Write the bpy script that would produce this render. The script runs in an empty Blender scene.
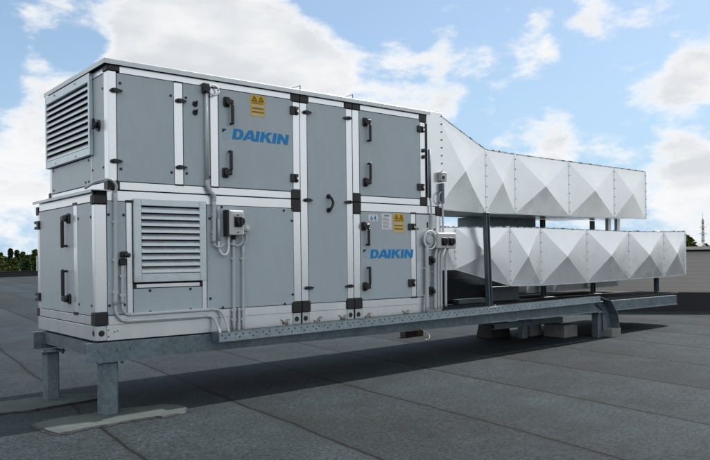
import bpy, bmesh, math, random
from mathutils import Vector, Matrix, Quaternion

SC = bpy.context.scene
COL = SC.collection
random.seed(7)
R = math.radians

# ------------------------------------------------------------------ camera
CAM = Vector((-2.3739, -6.6635, 0.7445))
YAW, ROLL, FPX, SY = 0.684, -0.0116, 730.3, 27.81
FW = Vector((math.sin(YAW), math.cos(YAW), 0.0))
RT = FW.cross(Vector((0, 0, 1)))
UPV = RT.cross(FW)
R2 = math.cos(ROLL) * RT + math.sin(ROLL) * UPV
U2 = -math.sin(ROLL) * RT + math.cos(ROLL) * UPV
cd = bpy.data.cameras.new('camera')
cam = bpy.data.objects.new('camera', cd)
COL.objects.link(cam)
m = Matrix((R2, U2, -FW)).transposed().to_4x4()
m.translation = CAM
cam.matrix_world = m
cd.sensor_width = 36.0
cd.lens = 36.0 * FPX / 710.0
cd.shift_y = SY / 710.0
cd.clip_start = 0.05
cd.clip_end = 6000
SC.camera = cam


def ray(px, py):
    d = FW + (px - 355) / FPX * R2 - (py - 230 - SY) / FPX * U2
    return d.normalized()


# ------------------------------------------------------------------ light
SUN_DIR = Vector((0.64, 0.022, 0.76)).normalized()     # towards the sun
sl = bpy.data.lights.new('sun', 'SUN')
sl.energy = 3.7
sl.angle = R(0.8)
sl.color = (1.0, 0.955, 0.89)
so = bpy.data.objects.new('sun', sl)
COL.objects.link(so)
so.rotation_euler = SUN_DIR.to_track_quat('Z', 'Y').to_euler()

SC.view_settings.view_transform = 'Standard'
SC.view_settings.look = 'None'
SC.view_settings.exposure = 0.43
SC.view_settings.gamma = 1.0
SC.view_settings.use_curve_mapping = False
SC.cycles.caustics_reflective = False
SC.cycles.caustics_refractive = False
SC.cycles.sample_clamp_indirect = 4.0


# ------------------------------------------------------------------ sky
def build_world():
    w = bpy.data.worlds.new('World')
    SC.world = w
    w.use_nodes = True
    nt = w.node_tree
    N, L = nt.nodes, nt.links
    N.clear()

    def nd(t, **k):
        n = N.new(t)
        for a, b in k.items():
            setattr(n, a, b)
        return n

    def mth(op, a, b=None, c=None, clamp=False):
        n = nd('ShaderNodeMath', operation=op, use_clamp=clamp)
        for i, v in enumerate((a, b, c)):
            if v is None:
                continue
            if isinstance(v, (int, float)):
                n.inputs[i].default_value = v
            else:
                L.new(v, n.inputs[i])
        return n.outputs[0]

    def sstep(v, lo, hi):
        n = nd('ShaderNodeMapRange', interpolation_type='SMOOTHSTEP')
        L.new(v, n.inputs['Value'])
        n.inputs['From Min'].default_value = lo
        n.inputs['From Max'].default_value = hi
        return n.outputs['Result']

    tc = nd('ShaderNodeTexCoord')
    vec = tc.outputs['Generated']
    sep = nd('ShaderNodeSeparateXYZ')
    L.new(vec, sep.inputs[0])
    z = sep.outputs['Z']
    sky = nd('ShaderNodeTexSky', sky_type='NISHITA', sun_disc=False)
    sky.sun_elevation = math.asin(SUN_DIR.z)
    sky.sun_rotation = math.atan2(SUN_DIR.x, SUN_DIR.y)
    sky.altitude = 0
    sky.air_density = 1.0
    sky.dust_density = 1.2
    sky.ozone_density = 1.6

    # clouds flattened towards the horizon
    mp = nd('ShaderNodeMapping')
    mp.inputs['Scale'].default_value = (1.0, 1.0, 2.1)
    L.new(vec, mp.inputs['Vector'])
    n1 = nd('ShaderNodeTexNoise')
    n1.inputs['Scale'].default_value = 8.5
    n1.inputs['Detail'].default_value = 12
    n1.inputs['Roughness'].default_value = 0.6
    n1.inputs['Distortion'].default_value = 0.25
    L.new(mp.outputs[0], n1.inputs['Vector'])
    n2 = nd('ShaderNodeTexNoise')
    n2.inputs['Scale'].default_value = 28.0
    n2.inputs['Detail'].default_value = 9
    n2.inputs['Roughness'].default_value = 0.6
    L.new(mp.outputs[0], n2.inputs['Vector'])
    # positions of the cloud banks: (px, py, rx(px), amplitude, vertical stretch)
    blobs = [
        (110, 8, 60, .40), (165, 22, 70, .46), (225, 25, 80, .48), (150, 60, 50, .40), (200, 60, 80, .42), (265, 58, 70, .44),
        (320, 55, 42, .40), (310, 85, 60, .45), (370, 90, 55, .45), (425, 94, 46, .42), (120, 90, 60, .4),
        (30, 12, 34, .34), (60, 6, 30, .30), (42, 78, 36, .36), (15, 120, 40, .40), (35, 140, 30, .36), (10, 175, 45, .36), (25, 215, 50, .34), (70, 100, 40, .3),
        (462, 42, 34, .36), (435, 50, 26, .32), (395, 53, 24, .30), (485, 55, 20, .26),
        (541, 20, 17, .36), (528, 52, 26, .38), (552, 48, 12, .25),
        (600, 14, 34, .44), (585, 10, 22, .30), (660, 14, 24, .34), (630, 20, 18, .30),
        (620, 95, 28, .38), (655, 90, 34, .42), (690, 82, 32, .48), (712, 62, 30, .48),
        (560, 128, 26, .32), (548, 146, 32, .38), (590, 144, 34, .38), (620, 150, 20, .26),
        (668, 152, 26, .38), (698, 146, 26, .42), (705, 176, 30, .40), (668, 190, 28, .28), (690, 212, 44, .24), (640, 170, 16, .2), (560, 195, 50, .12),
    ]
    holes = [(72, 42, 30, .55), (10, 45, 22, .45), (98, 50, 20, .35), (8, 92, 18, .40), (55, 55, 18, .3), (345, 20, 45, .3)]
    total = None
    for sgn, lst in ((1, blobs), (-1, holes)):
        for px, py, rad, amp in lst:
            d = ray(px, py)
            vm = nd('ShaderNodeVectorMath', operation='DISTANCE')
            L.new(vec, vm.inputs[0])
            vm.inputs[1].default_value = d
            t = sstep(vm.outputs['Value'], rad * 1.35 / FPX, 0.0)
            a = mth('MULTIPLY', t, sgn * amp)
            total = a if total is None else mth('ADD', total, a)
    # direction in the camera's part of the sky: no free noise clouds there
    dv = nd('ShaderNodeVectorMath', operation='DOT_PRODUCT')
    L.new(vec, dv.inputs[0])
    dv.inputs[1].default_value = ray(355, 150)
    away = sstep(dv.outputs['Value'], 0.80, 0.55)
    base = mth('MULTIPLY', away, 0.66)  # extra unseen cloud added out of view to brighten the front faces
    base = mth('ADD', base, mth('MULTIPLY', sstep(z, 0.17, 0.0), 0.34))
    s = mth('ADD', total, base)
    s = mth('ADD', s, mth('MULTIPLY', mth('SUBTRACT', n1.outputs['Fac'], 0.5), 1.7))
    s = mth('ADD', s, mth('MULTIPLY', mth('SUBTRACT', n2.outputs['Fac'], 0.5), 0.85))
    mask = sstep(s, 0.16, 0.66)
    dens = sstep(s, 0.36, 0.85)
    # inner shading of the clouds
    n3 = nd('ShaderNodeTexNoise')
    n3.inputs['Scale'].default_value = 6.5
    n3.inputs['Detail'].default_value = 7
    mp2 = nd('ShaderNodeMapping')
    mp2.inputs['Scale'].default_value = (1.0, 1.0, 2.4)
    mp2.inputs['Location'].default_value = (3.1, 1.7, 0.4)
    L.new(vec, mp2.inputs['Vector'])
    L.new(mp2.outputs[0], n3.inputs['Vector'])
    shade = mth('MULTIPLY', mth('MULTIPLY_ADD', sstep(n3.outputs['Fac'], 0.36, 0.62), 0.62, 0.16), dens)
    cc = nd('ShaderNodeMix', data_type='RGBA')
    cc.inputs['A'].default_value = (7.35, 7.35, 7.35, 1)
    cc.inputs['B'].default_value = (4.7, 5.0, 5.4, 1)
    L.new(shade, cc.inputs['Factor'])
    # thin veil that pales the blue, stronger near the horizon
    veil = nd('ShaderNodeMix', data_type='RGBA')
    L.new(mth('ADD', mth('MULTIPLY', sstep(z, 0.32, 0.0), 0.52), 0.38), veil.inputs['Factor'])
    L.new(sky.outputs[0], veil.inputs['A'])
    veil.inputs['B'].default_value = (3.25, 4.95, 6.75, 1)
    mx = nd('ShaderNodeMix', data_type='RGBA')
    L.new(mask, mx.inputs['Factor'])
    L.new(veil.outputs['Result'], mx.inputs['A'])
    L.new(cc.outputs['Result'], mx.inputs['B'])
    bg = nd('ShaderNodeBackground')
    bg.inputs['Strength'].default_value = 0.1
    L.new(mx.outputs['Result'], bg.inputs['Color'])
    out = nd('ShaderNodeOutputWorld')
    L.new(bg.outputs[0], out.inputs['Surface'])


build_world()


# ------------------------------------------------------------------ materials
def mat(name, color, rough=0.6, metal=0.0, spec=0.5, var=0.08, vscale=6.0, bump=0.0, bscale=60.0, stretch=(1, 1, 1), fine=0.0, fscale=150.0):
    m = bpy.data.materials.new(name)
    m.use_nodes = True
    nt = m.node_tree
    N, L = nt.nodes, nt.links
    b = N['Principled BSDF']
    b.inputs['Roughness'].default_value = rough
    b.inputs['Metallic'].default_value = metal
    b.inputs['Specular IOR Level'].default_value = spec
    tc = N.new('ShaderNodeTexCoord')
    mp = N.new('ShaderNodeMapping')
    mp.inputs['Scale'].default_value = stretch
    L.new(tc.outputs['Object'], mp.inputs['Vector'])
    no = N.new('ShaderNodeTexNoise')
    no.inputs['Scale'].default_value = vscale
    no.inputs['Detail'].default_value = 6
    no.inputs['Roughness'].default_value = 0.62
    L.new(mp.outputs[0], no.inputs['Vector'])
    mr = N.new('ShaderNodeMapRange')
    mr.inputs['From Min'].default_value = 0.25
    mr.inputs['From Max'].default_value = 0.75
    mr.inputs['To Min'].default_value = 1 - var
    mr.inputs['To Max'].default_value = 1 + var
    L.new(no.outputs['Fac'], mr.inputs['Value'])
    fac = mr.outputs['Result']
    if fine:
        nf = N.new('ShaderNodeTexNoise')
        nf.inputs['Scale'].default_value = fscale
        nf.inputs['Detail'].default_value = 3
        L.new(mp.outputs[0], nf.inputs['Vector'])
        mf = N.new('ShaderNodeMapRange')
        mf.inputs['From Min'].default_value = 0.3
        mf.inputs['From Max'].default_value = 0.7
        mf.inputs['To Min'].default_value = 1 - fine
        mf.inputs['To Max'].default_value = 1 + fine
        L.new(nf.outputs['Fac'], mf.inputs['Value'])
        mu = N.new('ShaderNodeMath')
        mu.operation = 'MULTIPLY'
        L.new(fac, mu.inputs[0])
        L.new(mf.outputs['Result'], mu.inputs[1])
        fac = mu.outputs[0]
    vm = N.new('ShaderNodeVectorMath')
    vm.operation = 'SCALE'
    vm.inputs[0].default_value = color
    L.new(fac, vm.inputs['Scale'])
    L.new(vm.outputs[0], b.inputs['Base Color'])
    # roughness wobble
    rr = N.new('ShaderNodeMapRange')
    rr.inputs['To Min'].default_value = max(0.02, rough - 0.08)
    rr.inputs['To Max'].default_value = min(1, rough + 0.08)
    L.new(no.outputs['Fac'], rr.inputs['Value'])
    L.new(rr.outputs['Result'], b.inputs['Roughness'])
    if bump:
        nb = N.new('ShaderNodeTexNoise')
        nb.inputs['Scale'].default_value = bscale
        nb.inputs['Detail'].default_value = 4
        L.new(mp.outputs[0], nb.inputs['Vector'])
        bp = N.new('ShaderNodeBump')
        bp.inputs['Strength'].default_value = bump
        bp.inputs['Distance'].default_value = 0.01
        L.new(nb.outputs['Fac'], bp.inputs['Height'])
        L.new(bp.outputs[0], b.inputs['Normal'])
    return m


def galv(name, color, rough, metal, vor=14.0, var=0.12, spangle=0.08):
    """zinc-coated steel with a soft spangle"""
    m = mat(name, color, rough, metal, 0.5, var, 3.0, fine=0.05, fscale=90)
    nt = m.node_tree
    N, L = nt.nodes, nt.links
    b = N['Principled BSDF']
    tc = [n for n in N if n.type == 'TEX_COORD'][0]
    vo = N.new('ShaderNodeTexVoronoi')
    vo.inputs['Scale'].default_value = vor
    L.new(tc.outputs['Object'], vo.inputs['Vector'])
    mr = N.new('ShaderNodeMapRange')
    mr.inputs['To Min'].default_value = rough - spangle
    mr.inputs['To Max'].default_value = rough + spangle
    L.new(vo.outputs['Color'], mr.inputs['Value'])
    L.new(mr.outputs['Result'], b.inputs['Roughness'])
    nb = N.new('ShaderNodeTexNoise')
    vc = N.new('ShaderNodeMapRange')
    vc.inputs['To Min'].default_value = 1 - var * .8
    vc.inputs['To Max'].default_value = 1 + var * .8
    L.new(vo.outputs['Color'], vc.inputs['Value'])
    src = b.inputs['Base Color'].links[0].from_socket
    vs_ = N.new('ShaderNodeVectorMath')
    vs_.operation = 'SCALE'
    L.new(src, vs_.inputs[0])
    L.new(vc.outputs['Result'], vs_.inputs['Scale'])
    L.new(vs_.outputs[0], b.inputs['Base Color'])
    nb.inputs['Scale'].default_value = 2.6
    nb.inputs['Detail'].default_value = 1
    L.new(tc.outputs['Object'], nb.inputs['Vector'])
    bp = N.new('ShaderNodeBump')
    bp.inputs['Strength'].default_value = 0.06
    bp.inputs['Distance'].default_value = 0.03
    L.new(nb.outputs['Fac'], bp.inputs['Height'])
    L.new(bp.outputs[0], b.inputs['Normal'])
    return m


M = {}
M['panel'] = mat('grey_blue_coated_steel', (0.43, 0.505, 0.555), 0.36, 0.0, 0.5, 0.06, 1.7, bump=0.06, bscale=1.6, stretch=(1, 1, 0.35), fine=0.03, fscale=12)
M['alu'] = mat('aluminium_profile', (0.89, 0.935, 0.975), 0.28, 0.72, 0.5, 0.05, 2.0, stretch=(1, 1, 0.25))
M['lid'] = galv('zinc_lid', (0.58, 0.64, 0.67), 0.42, 0.6)
M['black'] = mat('black_plastic', (0.012, 0.014, 0.018), 0.45, 0, 0.5, 0.2, 10)
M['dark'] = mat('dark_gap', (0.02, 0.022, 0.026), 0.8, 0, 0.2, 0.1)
M['rubber'] = mat('black_rubber', (0.016, 0.016, 0.018), 0.7, 0, 0.4, 0.3, 4, bump=0.3, bscale=20)
M['galv'] = galv('galvanised_steel', (0.155, 0.205, 0.235), 0.47, 0.45, 30, 0.26)
M['galvdark'] = galv('weathered_galvanised_steel', (0.14, 0.18, 0.205), 0.5, 0.4, 30, 0.24)
M['tray'] = galv('bright_tray_steel', (0.33, 0.405, 0.445), 0.45, 0.5, 30, 0.16)
M['louvre'] = galv('louvre_steel', (0.62, 0.70, 0.745), 0.36, 0.6, 20, 0.08)
M['duct'] = galv('duct_sheet', (0.90, 0.94, 0.975), 0.30, 0.74, 5, 0.04, 0.05)
M['pipe'] = mat('pale_grey_plastic', (0.50, 0.54, 0.57), 0.4, 0, 0.5, 0.05)
M['box'] = mat('switch_grey', (0.55, 0.57, 0.57), 0.5, 0, 0.5, 0.05)
M['white'] = mat('white_label', (0.78, 0.8, 0.82), 0.5, 0, 0.4, 0.04)
M['blue'] = mat('logo_blue', (0.0, 0.245, 0.60), 0.4, 0, 0.4, 0.03)
M['navy'] = mat('logo_navy', (0.006, 0.016, 0.05), 0.4, 0, 0.4, 0.03)
M['pale'] = mat('logo_pale_blue', (0.34, 0.50, 0.61), 0.4, 0, 0.4, 0.03)
M['yellow'] = mat('warning_yellow', (0.72, 0.45, 0.04), 0.5, 0, 0.4, 0.05)
M['cream'] = mat('sticker_cream', (0.62, 0.53, 0.38), 0.5, 0, 0.4, 0.05)
M['tie'] = mat('faded_tie', (0.33, 0.31, 0.26), 0.7, 0, 0.3, 0.2)
M['ink'] = mat('ink_brown', (0.10, 0.06, 0.02), 0.6, 0, 0.3, 0.1)
M['greyink'] = mat('ink_grey', (0.22, 0.25, 0.30), 0.6, 0, 0.3, 0.1)
M['felt'] = mat('mineral_felt', (0.078, 0.096, 0.097), 0.9, 0, 0.2, 0.22, 5, bump=0.5, bscale=60, fine=0.18, fscale=110)
M['concrete'] = mat('concrete', (0.215, 0.225, 0.225), 0.9, 0, 0.2, 0.2, 8, bump=0.4, bscale=50, fine=0.12)
M['membrane'] = mat('black_membrane', (0.014, 0.015, 0.020), 0.62, 0, 0.45, 0.25, 2, bump=0.4, bscale=8)
M['coping'] = mat('pale_coping', (0.50, 0.49, 0.46), 0.6, 0, 0.4, 0.08)
M['bark'] = mat('bark', (0.07, 0.055, 0.04), 0.9, 0, 0.2, 0.3)
M['grass'] = mat('far_ground', (0.055, 0.075, 0.03), 0.95, 0, 0.1, 0.4, 0.02)
M['pylon'] = mat('pylon_steel', (0.34, 0.37, 0.40), 0.6, 0.3, 0.4, 0.1)
M['render'] = mat('pale_render', (0.6, 0.57, 0.52), 0.8, 0, 0.2, 0.1)
M['tile'] = mat('roof_tile', (0.22, 0.12, 0.08), 0.8, 0, 0.2, 0.2)
M['wood'] = mat('weathered_timber', (0.075, 0.06, 0.05), 0.85, 0, 0.2, 0.3, 12, stretch=(1, 6, 6))
M['brass'] = mat('dull_brown_cap', (0.22, 0.13, 0.055), 0.7, 0, 0.3, 0.2)


def leafmat(name, c):
    m = mat(name, c, 0.7, 0, 0.25, 0.45, 0.35)
    return m


M['leaf'] = [leafmat('leaf_dark', (0.030, 0.060, 0.020)), leafmat('leaf_mid', (0.050, 0.090, 0.022)), leafmat('leaf_light', (0.095, 0.120, 0.026)), leafmat('leaf_blue', (0.024, 0.050, 0.028))]


def clad_material():
    m = mat('beige_cladding', (0.41, 0.40, 0.375), 0.6, 0, 0.4, 0.05, 0.6)
    nt = m.node_tree
    N, L = nt.nodes, nt.links
    tc = [n for n in N if n.type == 'TEX_COORD'][0]
    w = N.new('ShaderNodeTexWave')
    w.wave_type = 'BANDS'
    w.bands_direction = 'Z'
    w.inputs['Scale'].default_value = 3.6
    w.inputs['Distortion'].default_value = 0.0
    L.new(tc.outputs['Object'], w.inputs['Vector'])
    bp = N.new('ShaderNodeBump')
    bp.inputs['Strength'].default_value = 0.12
    bp.inputs['Distance'].default_value = 0.012
    L.new(w.outputs['Fac'], bp.inputs['Height'])
    L.new(bp.outputs[0], N['Principled BSDF'].inputs['Normal'])
    return m


M['clad'] = clad_material()


def roof_material():
    m = bpy.data.materials.new('bitumen_roof_felt')
    m.use_nodes = True
    nt = m.node_tree
    N, L = nt.nodes, nt.links
    b = N['Principled BSDF']
    b.inputs['Roughness'].default_value = 0.82
    b.inputs['Specular IOR Level'].default_value = 0.24
    tc = N.new('ShaderNodeTexCoord')
    co = tc.outputs['Object']

    def mth(op, a, b_=None, c=None):
        n = N.new('ShaderNodeMath')
        n.operation = op
        for i, v in enumerate((a, b_, c)):
            if v is None:
                continue
            if isinstance(v, (int, float)):
                n.inputs[i].default_value = v
            else:
                L.new(v, n.inputs[i])
        return n.outputs[0]

    def noise(scale, detail=4, rough=0.6, vec=co):
        n = N.new('ShaderNodeTexNoise')
        n.inputs['Scale'].default_value = scale
        n.inputs['Detail'].default_value = detail
        n.inputs['Roughness'].default_value = rough
        L.new(vec, n.inputs['Vector'])
        return n.outputs['Fac']

    def rng(v, a, b_, lo, hi, smooth=True):
        n = N.new('ShaderNodeMapRange')
        n.interpolation_type = 'SMOOTHSTEP' if smooth else 'LINEAR'
        L.new(v, n.inputs['Value'])
        n.inputs['From Min'].default_value = a
        n.inputs['From Max'].default_value = b_
        n.inputs['To Min'].default_value = lo
        n.inputs['To Max'].default_value = hi
        return n.outputs['Result']

    sp = N.new('ShaderNodeSeparateXYZ')
    L.new(co, sp.inputs[0])
    x, y = sp.outputs['X'], sp.outputs['Y']
    # strips of felt 1.36 m wide, laps run nearly along y
    wob = mth('MULTIPLY', mth('SUBTRACT', noise(0.55, 3), 0.5), 0.16)
    wob2 = mth('MULTIPLY', mth('SUBTRACT', noise(7, 3), 0.5), 0.018)
    u = mth('ADD', mth('ADD', mth('MULTIPLY', y, -0.115), x), mth('ADD', wob, wob2))
    u = mth('DIVIDE', mth('ADD', u, 0.06), 1.365)
    cell = mth('FLOOR', u)
    fr = mth('FRACT', u)
    dist = mth('ABSOLUTE', mth('SUBTRACT', mth('FRACT', mth('ADD', u, 0.5)), 0.5))
    line = rng(dist, 0.0075, 0.0135, 1.0, 0.0)
    lap = rng(fr, 0.0, 0.10, 1.0, 0.0)       # slightly worn lap beside each seam
    wn = N.new('ShaderNodeTexWhiteNoise')
    wn.noise_dimensions = '1D'
    L.new(cell, wn.inputs['W'])
    tone = rng(wn.outputs['Value'], 0, 1, 0.86, 1.14, False)
    tone = mth('MULTIPLY', tone, rng(fr, 0.03, 0.97, 0.88, 1.12, False))
    tone = mth('MULTIPLY', tone, rng(dist, 0.012, 0.06, 0.82, 1.0))
    # end laps: one across each strip every ~9 m, at a random place
    v = mth('DIVIDE', mth('ADD', y, mth('MULTIPLY', wn.outputs['Value'], 9.0)), 9.0)
    d2 = mth('ABSOLUTE', mth('SUBTRACT', mth('FRACT', mth('ADD', v, 0.5)), 0.5))
    line2 = rng(d2, 0.0004, 0.0011, 0.15, 0.0)
    seam = mth('MAXIMUM', line, line2)
    big = rng(noise(0.35, 5, 0.6), 0.3, 0.7, 0.78, 1.24)
    mid = rng(noise(2.2, 6, 0.65), 0.3, 0.7, 0.78, 1.22)
    grn = rng(noise(34, 4, 0.75), 0.33, 0.67, 0.40, 1.75)
    grn2 = rng(noise(170, 2, 0.6), 0.35, 0.65, 0.60, 1.45)
    k = mth('MULTIPLY', mth('MULTIPLY', mth('MULTIPLY', big, mid), mth('MULTIPLY', grn, grn2)), tone)
    k = mth('MULTIPLY', k, mth('SUBTRACT', 1.0, mth('MULTIPLY', lap, 0.10)))
    # pale spots and puddle marks
    st = rng(noise(1.3, 8, 0.74), 0.58, 0.72, 0.0, 0.42)
    k = mth('ADD', k, st)
    # scattered dark scuffs and grit
    vo = N.new('ShaderNodeTexVoronoi')
    vo.inputs['Scale'].default_value = 1.7
    L.new(co, vo.inputs['Vector'])
    gate = rng(noise(0.8, 4, 0.7), 0.52, 0.60, 0.0, 1.0)
    k = mth('MULTIPLY', k, mth('SUBTRACT', 1.0, mth('MULTIPLY', mth('MULTIPLY', rng(vo.outputs['Distance'], 0.03, 0.075, 0.75, 0.0), gate), rng(noise(26, 4, 0.7), 0.42, 0.55, 0.2, 1.0))))
    k = mth('MULTIPLY', k, mth('SUBTRACT', 1.0, mth('MULTIPLY', seam, 0.92)))
    vm = N.new('ShaderNodeVectorMath')
    vm.operation = 'SCALE'
    vm.inputs[0].default_value = (0.0180, 0.0255, 0.0305)
    L.new(k, vm.inputs['Scale'])
    L.new(vm.outputs[0], b.inputs['Base Color'])
    h = mth('ADD', mth('MULTIPLY', noise(80, 3, 0.7), 0.5), mth('MULTIPLY', seam, -0.9))
    h = mth('ADD', h, mth('MULTIPLY', lap, 0.5))
    bp = N.new('ShaderNodeBump')
    bp.inputs['Strength'].default_value = 0.55
    bp.inputs['Distance'].default_value = 0.010
    L.new(h, bp.inputs['Height'])
    L.new(bp.outputs[0], b.inputs['Normal'])
    return m


M['roof'] = roof_material()


# ------------------------------------------------------------------ helpers
class MB:
    def __init__(self):
        self.bm = bmesh.new()

    def box(self, x0, x1, y0, y1, z0, z1, bev=0.0, mi=0):
        bm = self.bm
        c = Vector(((x0 + x1) / 2, (y0 + y1) / 2, (z0 + z1) / 2))
        mt = Matrix.Translation(c) @ Matrix.Diagonal((abs(x1 - x0), abs(y1 - y0), abs(z1 - z0), 1))
        r = bmesh.ops.create_cube(bm, size=1.0, matrix=mt)
        vs = r['verts']
        fs = set(f for v in vs for f in v.link_faces)
        for f in fs:
            f.material_index = mi
        if bev:
            es = list(set(e for v in vs for e in v.link_edges))
            rb = bmesh.ops.bevel(bm, geom=es, offset=bev, segments=1, affect='EDGES', profile=0.7)
            for f in rb['faces']:
                f.material_index = mi
        return self

    def hexa(self, p, mi=0):
        """8 points: bottom ring (4), top ring (4)"""
        v = [self.bm.verts.new(q) for q in p]
        for idx in ((3, 2, 1, 0), (4, 5, 6, 7), (0, 1, 5, 4), (1, 2, 6, 5), (2, 3, 7, 6), (3, 0, 4, 7)):
            f = self.bm.faces.new([v[i] for i in idx])
            f.material_index = mi
        return self

    def prism(self, poly, o, ax, ay, n, depth, mi=0):
        """extrude the 2D polygon (convex or not) in the frame o, ax, ay along n"""
        o, ax, ay, n = Vector(o), Vector(ax), Vector(ay), Vector(n)
        a = [self.bm.verts.new(o + ax * u + ay * w) for u, w in poly]
        b = [self.bm.verts.new(o + ax * u + ay * w + n * depth) for u, w in poly]
        k = len(poly)
        fs = [self.bm.faces.new(b), self.bm.faces.new(list(reversed(a)))]
        for i in range(k):
            j = (i + 1) % k
            fs.append(self.bm.faces.new((a[i], a[j], b[j], b[i])))
        for f in fs:
            f.material_index = mi
        return self

    def cyl(self, p0, p1, r, seg=14, r1=None, mi=0, smooth=True):
        return self.tube([p0, p1], r, seg, r1=r1, mi=mi, smooth=smooth)

    def tube(self, path, r, seg=10, r1=None, mi=0, smooth=True):
        pts = [Vector(p) for p in path]
        rings = []
        n = len(pts)
        prev = None
        for i, p in enumerate(pts):
            t = (pts[min(i + 1, n - 1)] - pts[max(i - 1, 0)]).normalized()
            if prev is None:
                a = Vector((0, 0, 1)) if abs(t.z) < 0.9 else Vector((1, 0, 0))
                sx = t.cross(a).normalized()
            else:
                sx = (prev - t * prev.dot(t)).normalized()
            prev = sx
            sy = t.cross(sx)
            rr = r if r1 is None else r + (r1 - r) * i / (n - 1)
            rings.append([self.bm.verts.new(p + sx * (rr * math.cos(2 * math.pi * k / seg)) + sy * (rr * math.sin(2 * math.pi * k / seg))) for k in range(seg)])
        for i in range(n - 1):
            for k in range(seg):
                f = self.bm.faces.new((rings[i][k], rings[i][(k + 1) % seg], rings[i + 1][(k + 1) % seg], rings[i + 1][k]))
                f.smooth = smooth
                f.material_index = mi
        for q in (rings[0], list(reversed(rings[-1]))):
            f = self.bm.faces.new(q)
            f.material_index = mi
        return self

    def build(self, name, mats, parent=None, loc=None):
        bmesh.ops.recalc_face_normals(self.bm, faces=self.bm.faces[:])
        me = bpy.data.meshes.new(name)
        self.bm.to_mesh(me)
        self.bm.free()
        for q in (mats if isinstance(mats, (list, tuple)) else [mats]):
            me.materials.append(q)
        o = bpy.data.objects.new(name, me)
        COL.objects.link(o)
        if parent is not None:
            o.parent = parent
            w = parent.matrix_basis.translation.copy()
            p = parent.parent
            while p is not None:
                w += p.matrix_basis.translation
                p = p.parent
            o.location = -w          # meshes are written in world coordinates
        return o


def bez(pts, n=8):
    """smooth Catmull-Rom path through the points"""
    P = [Vector(p) for p in pts]
    P = [P[0] * 2 - P[1]] + P + [P[-1] * 2 - P[-2]]
    out = []
    for i in range(1, len(P) - 2):
        for k in range(n):
            t = k / n
            a, b, c, d = P[i - 1], P[i], P[i + 1], P[i + 2]
            out.append(0.5 * ((2 * b) + (c - a) * t + (2 * a - 5 * b + 4 * c - d) * t * t + (3 * b - a - 3 * c + d) * t ** 3))
    out.append(P[-2])
    return out


def tag(o, label, cat, group=None, kind=None):
    o['label'] = label
    if cat:
        o['category'] = cat
    if group:
        o['group'] = group
    if kind:
        o['kind'] = kind
    return o


def thing(name, label, cat, loc, group=None):
    o = bpy.data.objects.new(name, None)
    o.empty_display_size = 0.2
    o.location = loc
    COL.objects.link(o)
    return tag(o, label, cat, group)


def struct(o):
    o['kind'] = 'structure'
    return o


def rz(x):          # height of the roof surface (laid to a slight fall)
    return -0.69 + 0.0137 * x


X, Y, Z = Vector((1, 0, 0)), Vector((0, 1, 0)), Vector((0, 0, 1))

# ------------------------------------------------------------------ setting
bm = MB()
nx, ny = 70, 70
vs = [[bm.bm.verts.new((-70 + 125 * i / nx, -40 + 98.3 * j / ny, rz(-70 + 125 * i / nx))) for j in range(ny + 1)] for i in range(nx + 1)]
for i in range(nx):
    for j in range(ny):
        bm.bm.faces.new((vs[i][j], vs[i + 1][j], vs[i + 1][j + 1], vs[i][j + 1]))
o = struct(bm.build('flat_roof', M['roof']))
o['label'] = 'dark grey bitumen felt roof laid in long lapped strips'
bm = MB()
g = 2600
v = [bm.bm.verts.new(q) for q in ((-g, -g, -9.5), (g, -g, -9.5), (g, g, -9.5), (-g, g, -9.5))]
bm.bm.faces.new(v)
o = struct(bm.build('ground', M['grass']))
o['label'] = 'green land far below and beyond the roof'

# far parapet
t = thing('roof_parapet', 'low black parapet along the far roof edge in front of the trees at the left', 'parapet', (0, 58, rz(0)))
bm = MB()
bm.hexa([(-70, 58, rz(-70) - .1), (55, 58, rz(55) - .1), (55, 58.35, rz(55) - .1), (-70, 58.35, rz(-70) - .1), (-70, 58, rz(-70) + .42), (55, 58, rz(55) + .42), (55, 58.35, rz(55) + .42), (-70, 58.35, rz(-70) + .42)])
bm.build('upstand', M['membrane'], t)
bm = MB()
bm.hexa([(-70, 57.95, rz(-70) + .42), (55, 57.95, rz(55) + .42), (55, 58.4, rz(55) + .42), (-70, 58.4, rz(-70) + .42), (-70, 57.95, rz(-70) + .47), (55, 57.95, rz(55) + .47), (55, 58.4, rz(55) + .47), (-70, 58.4, rz(-70) + .47)])
bm.build('coping', M['rubber'], t)

# clad wall standing on the roof to the right
A = Vector((10.55, 5.36, 0))
D = Vector((1.33, -1.87, 0)).normalized()
NB = Vector((-D.y, D.x, 0))
if NB.x < 0:
    NB = -NB


def slab(b, s0, s1, n0, n1, z0, z1):
    p = [A + D * s0 + NB * n0, A + D * s1 + NB * n0, A + D * s1 + NB * n1, A + D * s0 + NB * n1]
    b.hexa([q + Z * z0 for q in p] + [q + Z * z1 for q in p])


t = thing('roof_wall', 'beige ribbed wall with a black base and pale coping beyond the right end of the ducts', 'wall', (A.x, A.y, rz(A.x)))
b = MB(); slab(b, 0, 26, 0.03, 15, -0.9, 0.80); b.build('cladding', M['clad'], t)
b = MB(); slab(b, -.04, 26.04, -.06, 0.026, -0.9, -0.10); b.build('base_flashing', M['membrane'], t)
b = MB(); slab(b, -.02, 26.02, -.01, 15.05, 0.803, 0.838); b.build('dark_strip', M['dark'], t)  # thin dark line between cladding and coping
b = MB(); slab(b, -.06, 26.06, -.06, 15.1, 0.841, 0.905); b.build('coping', M['coping'], t)


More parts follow.
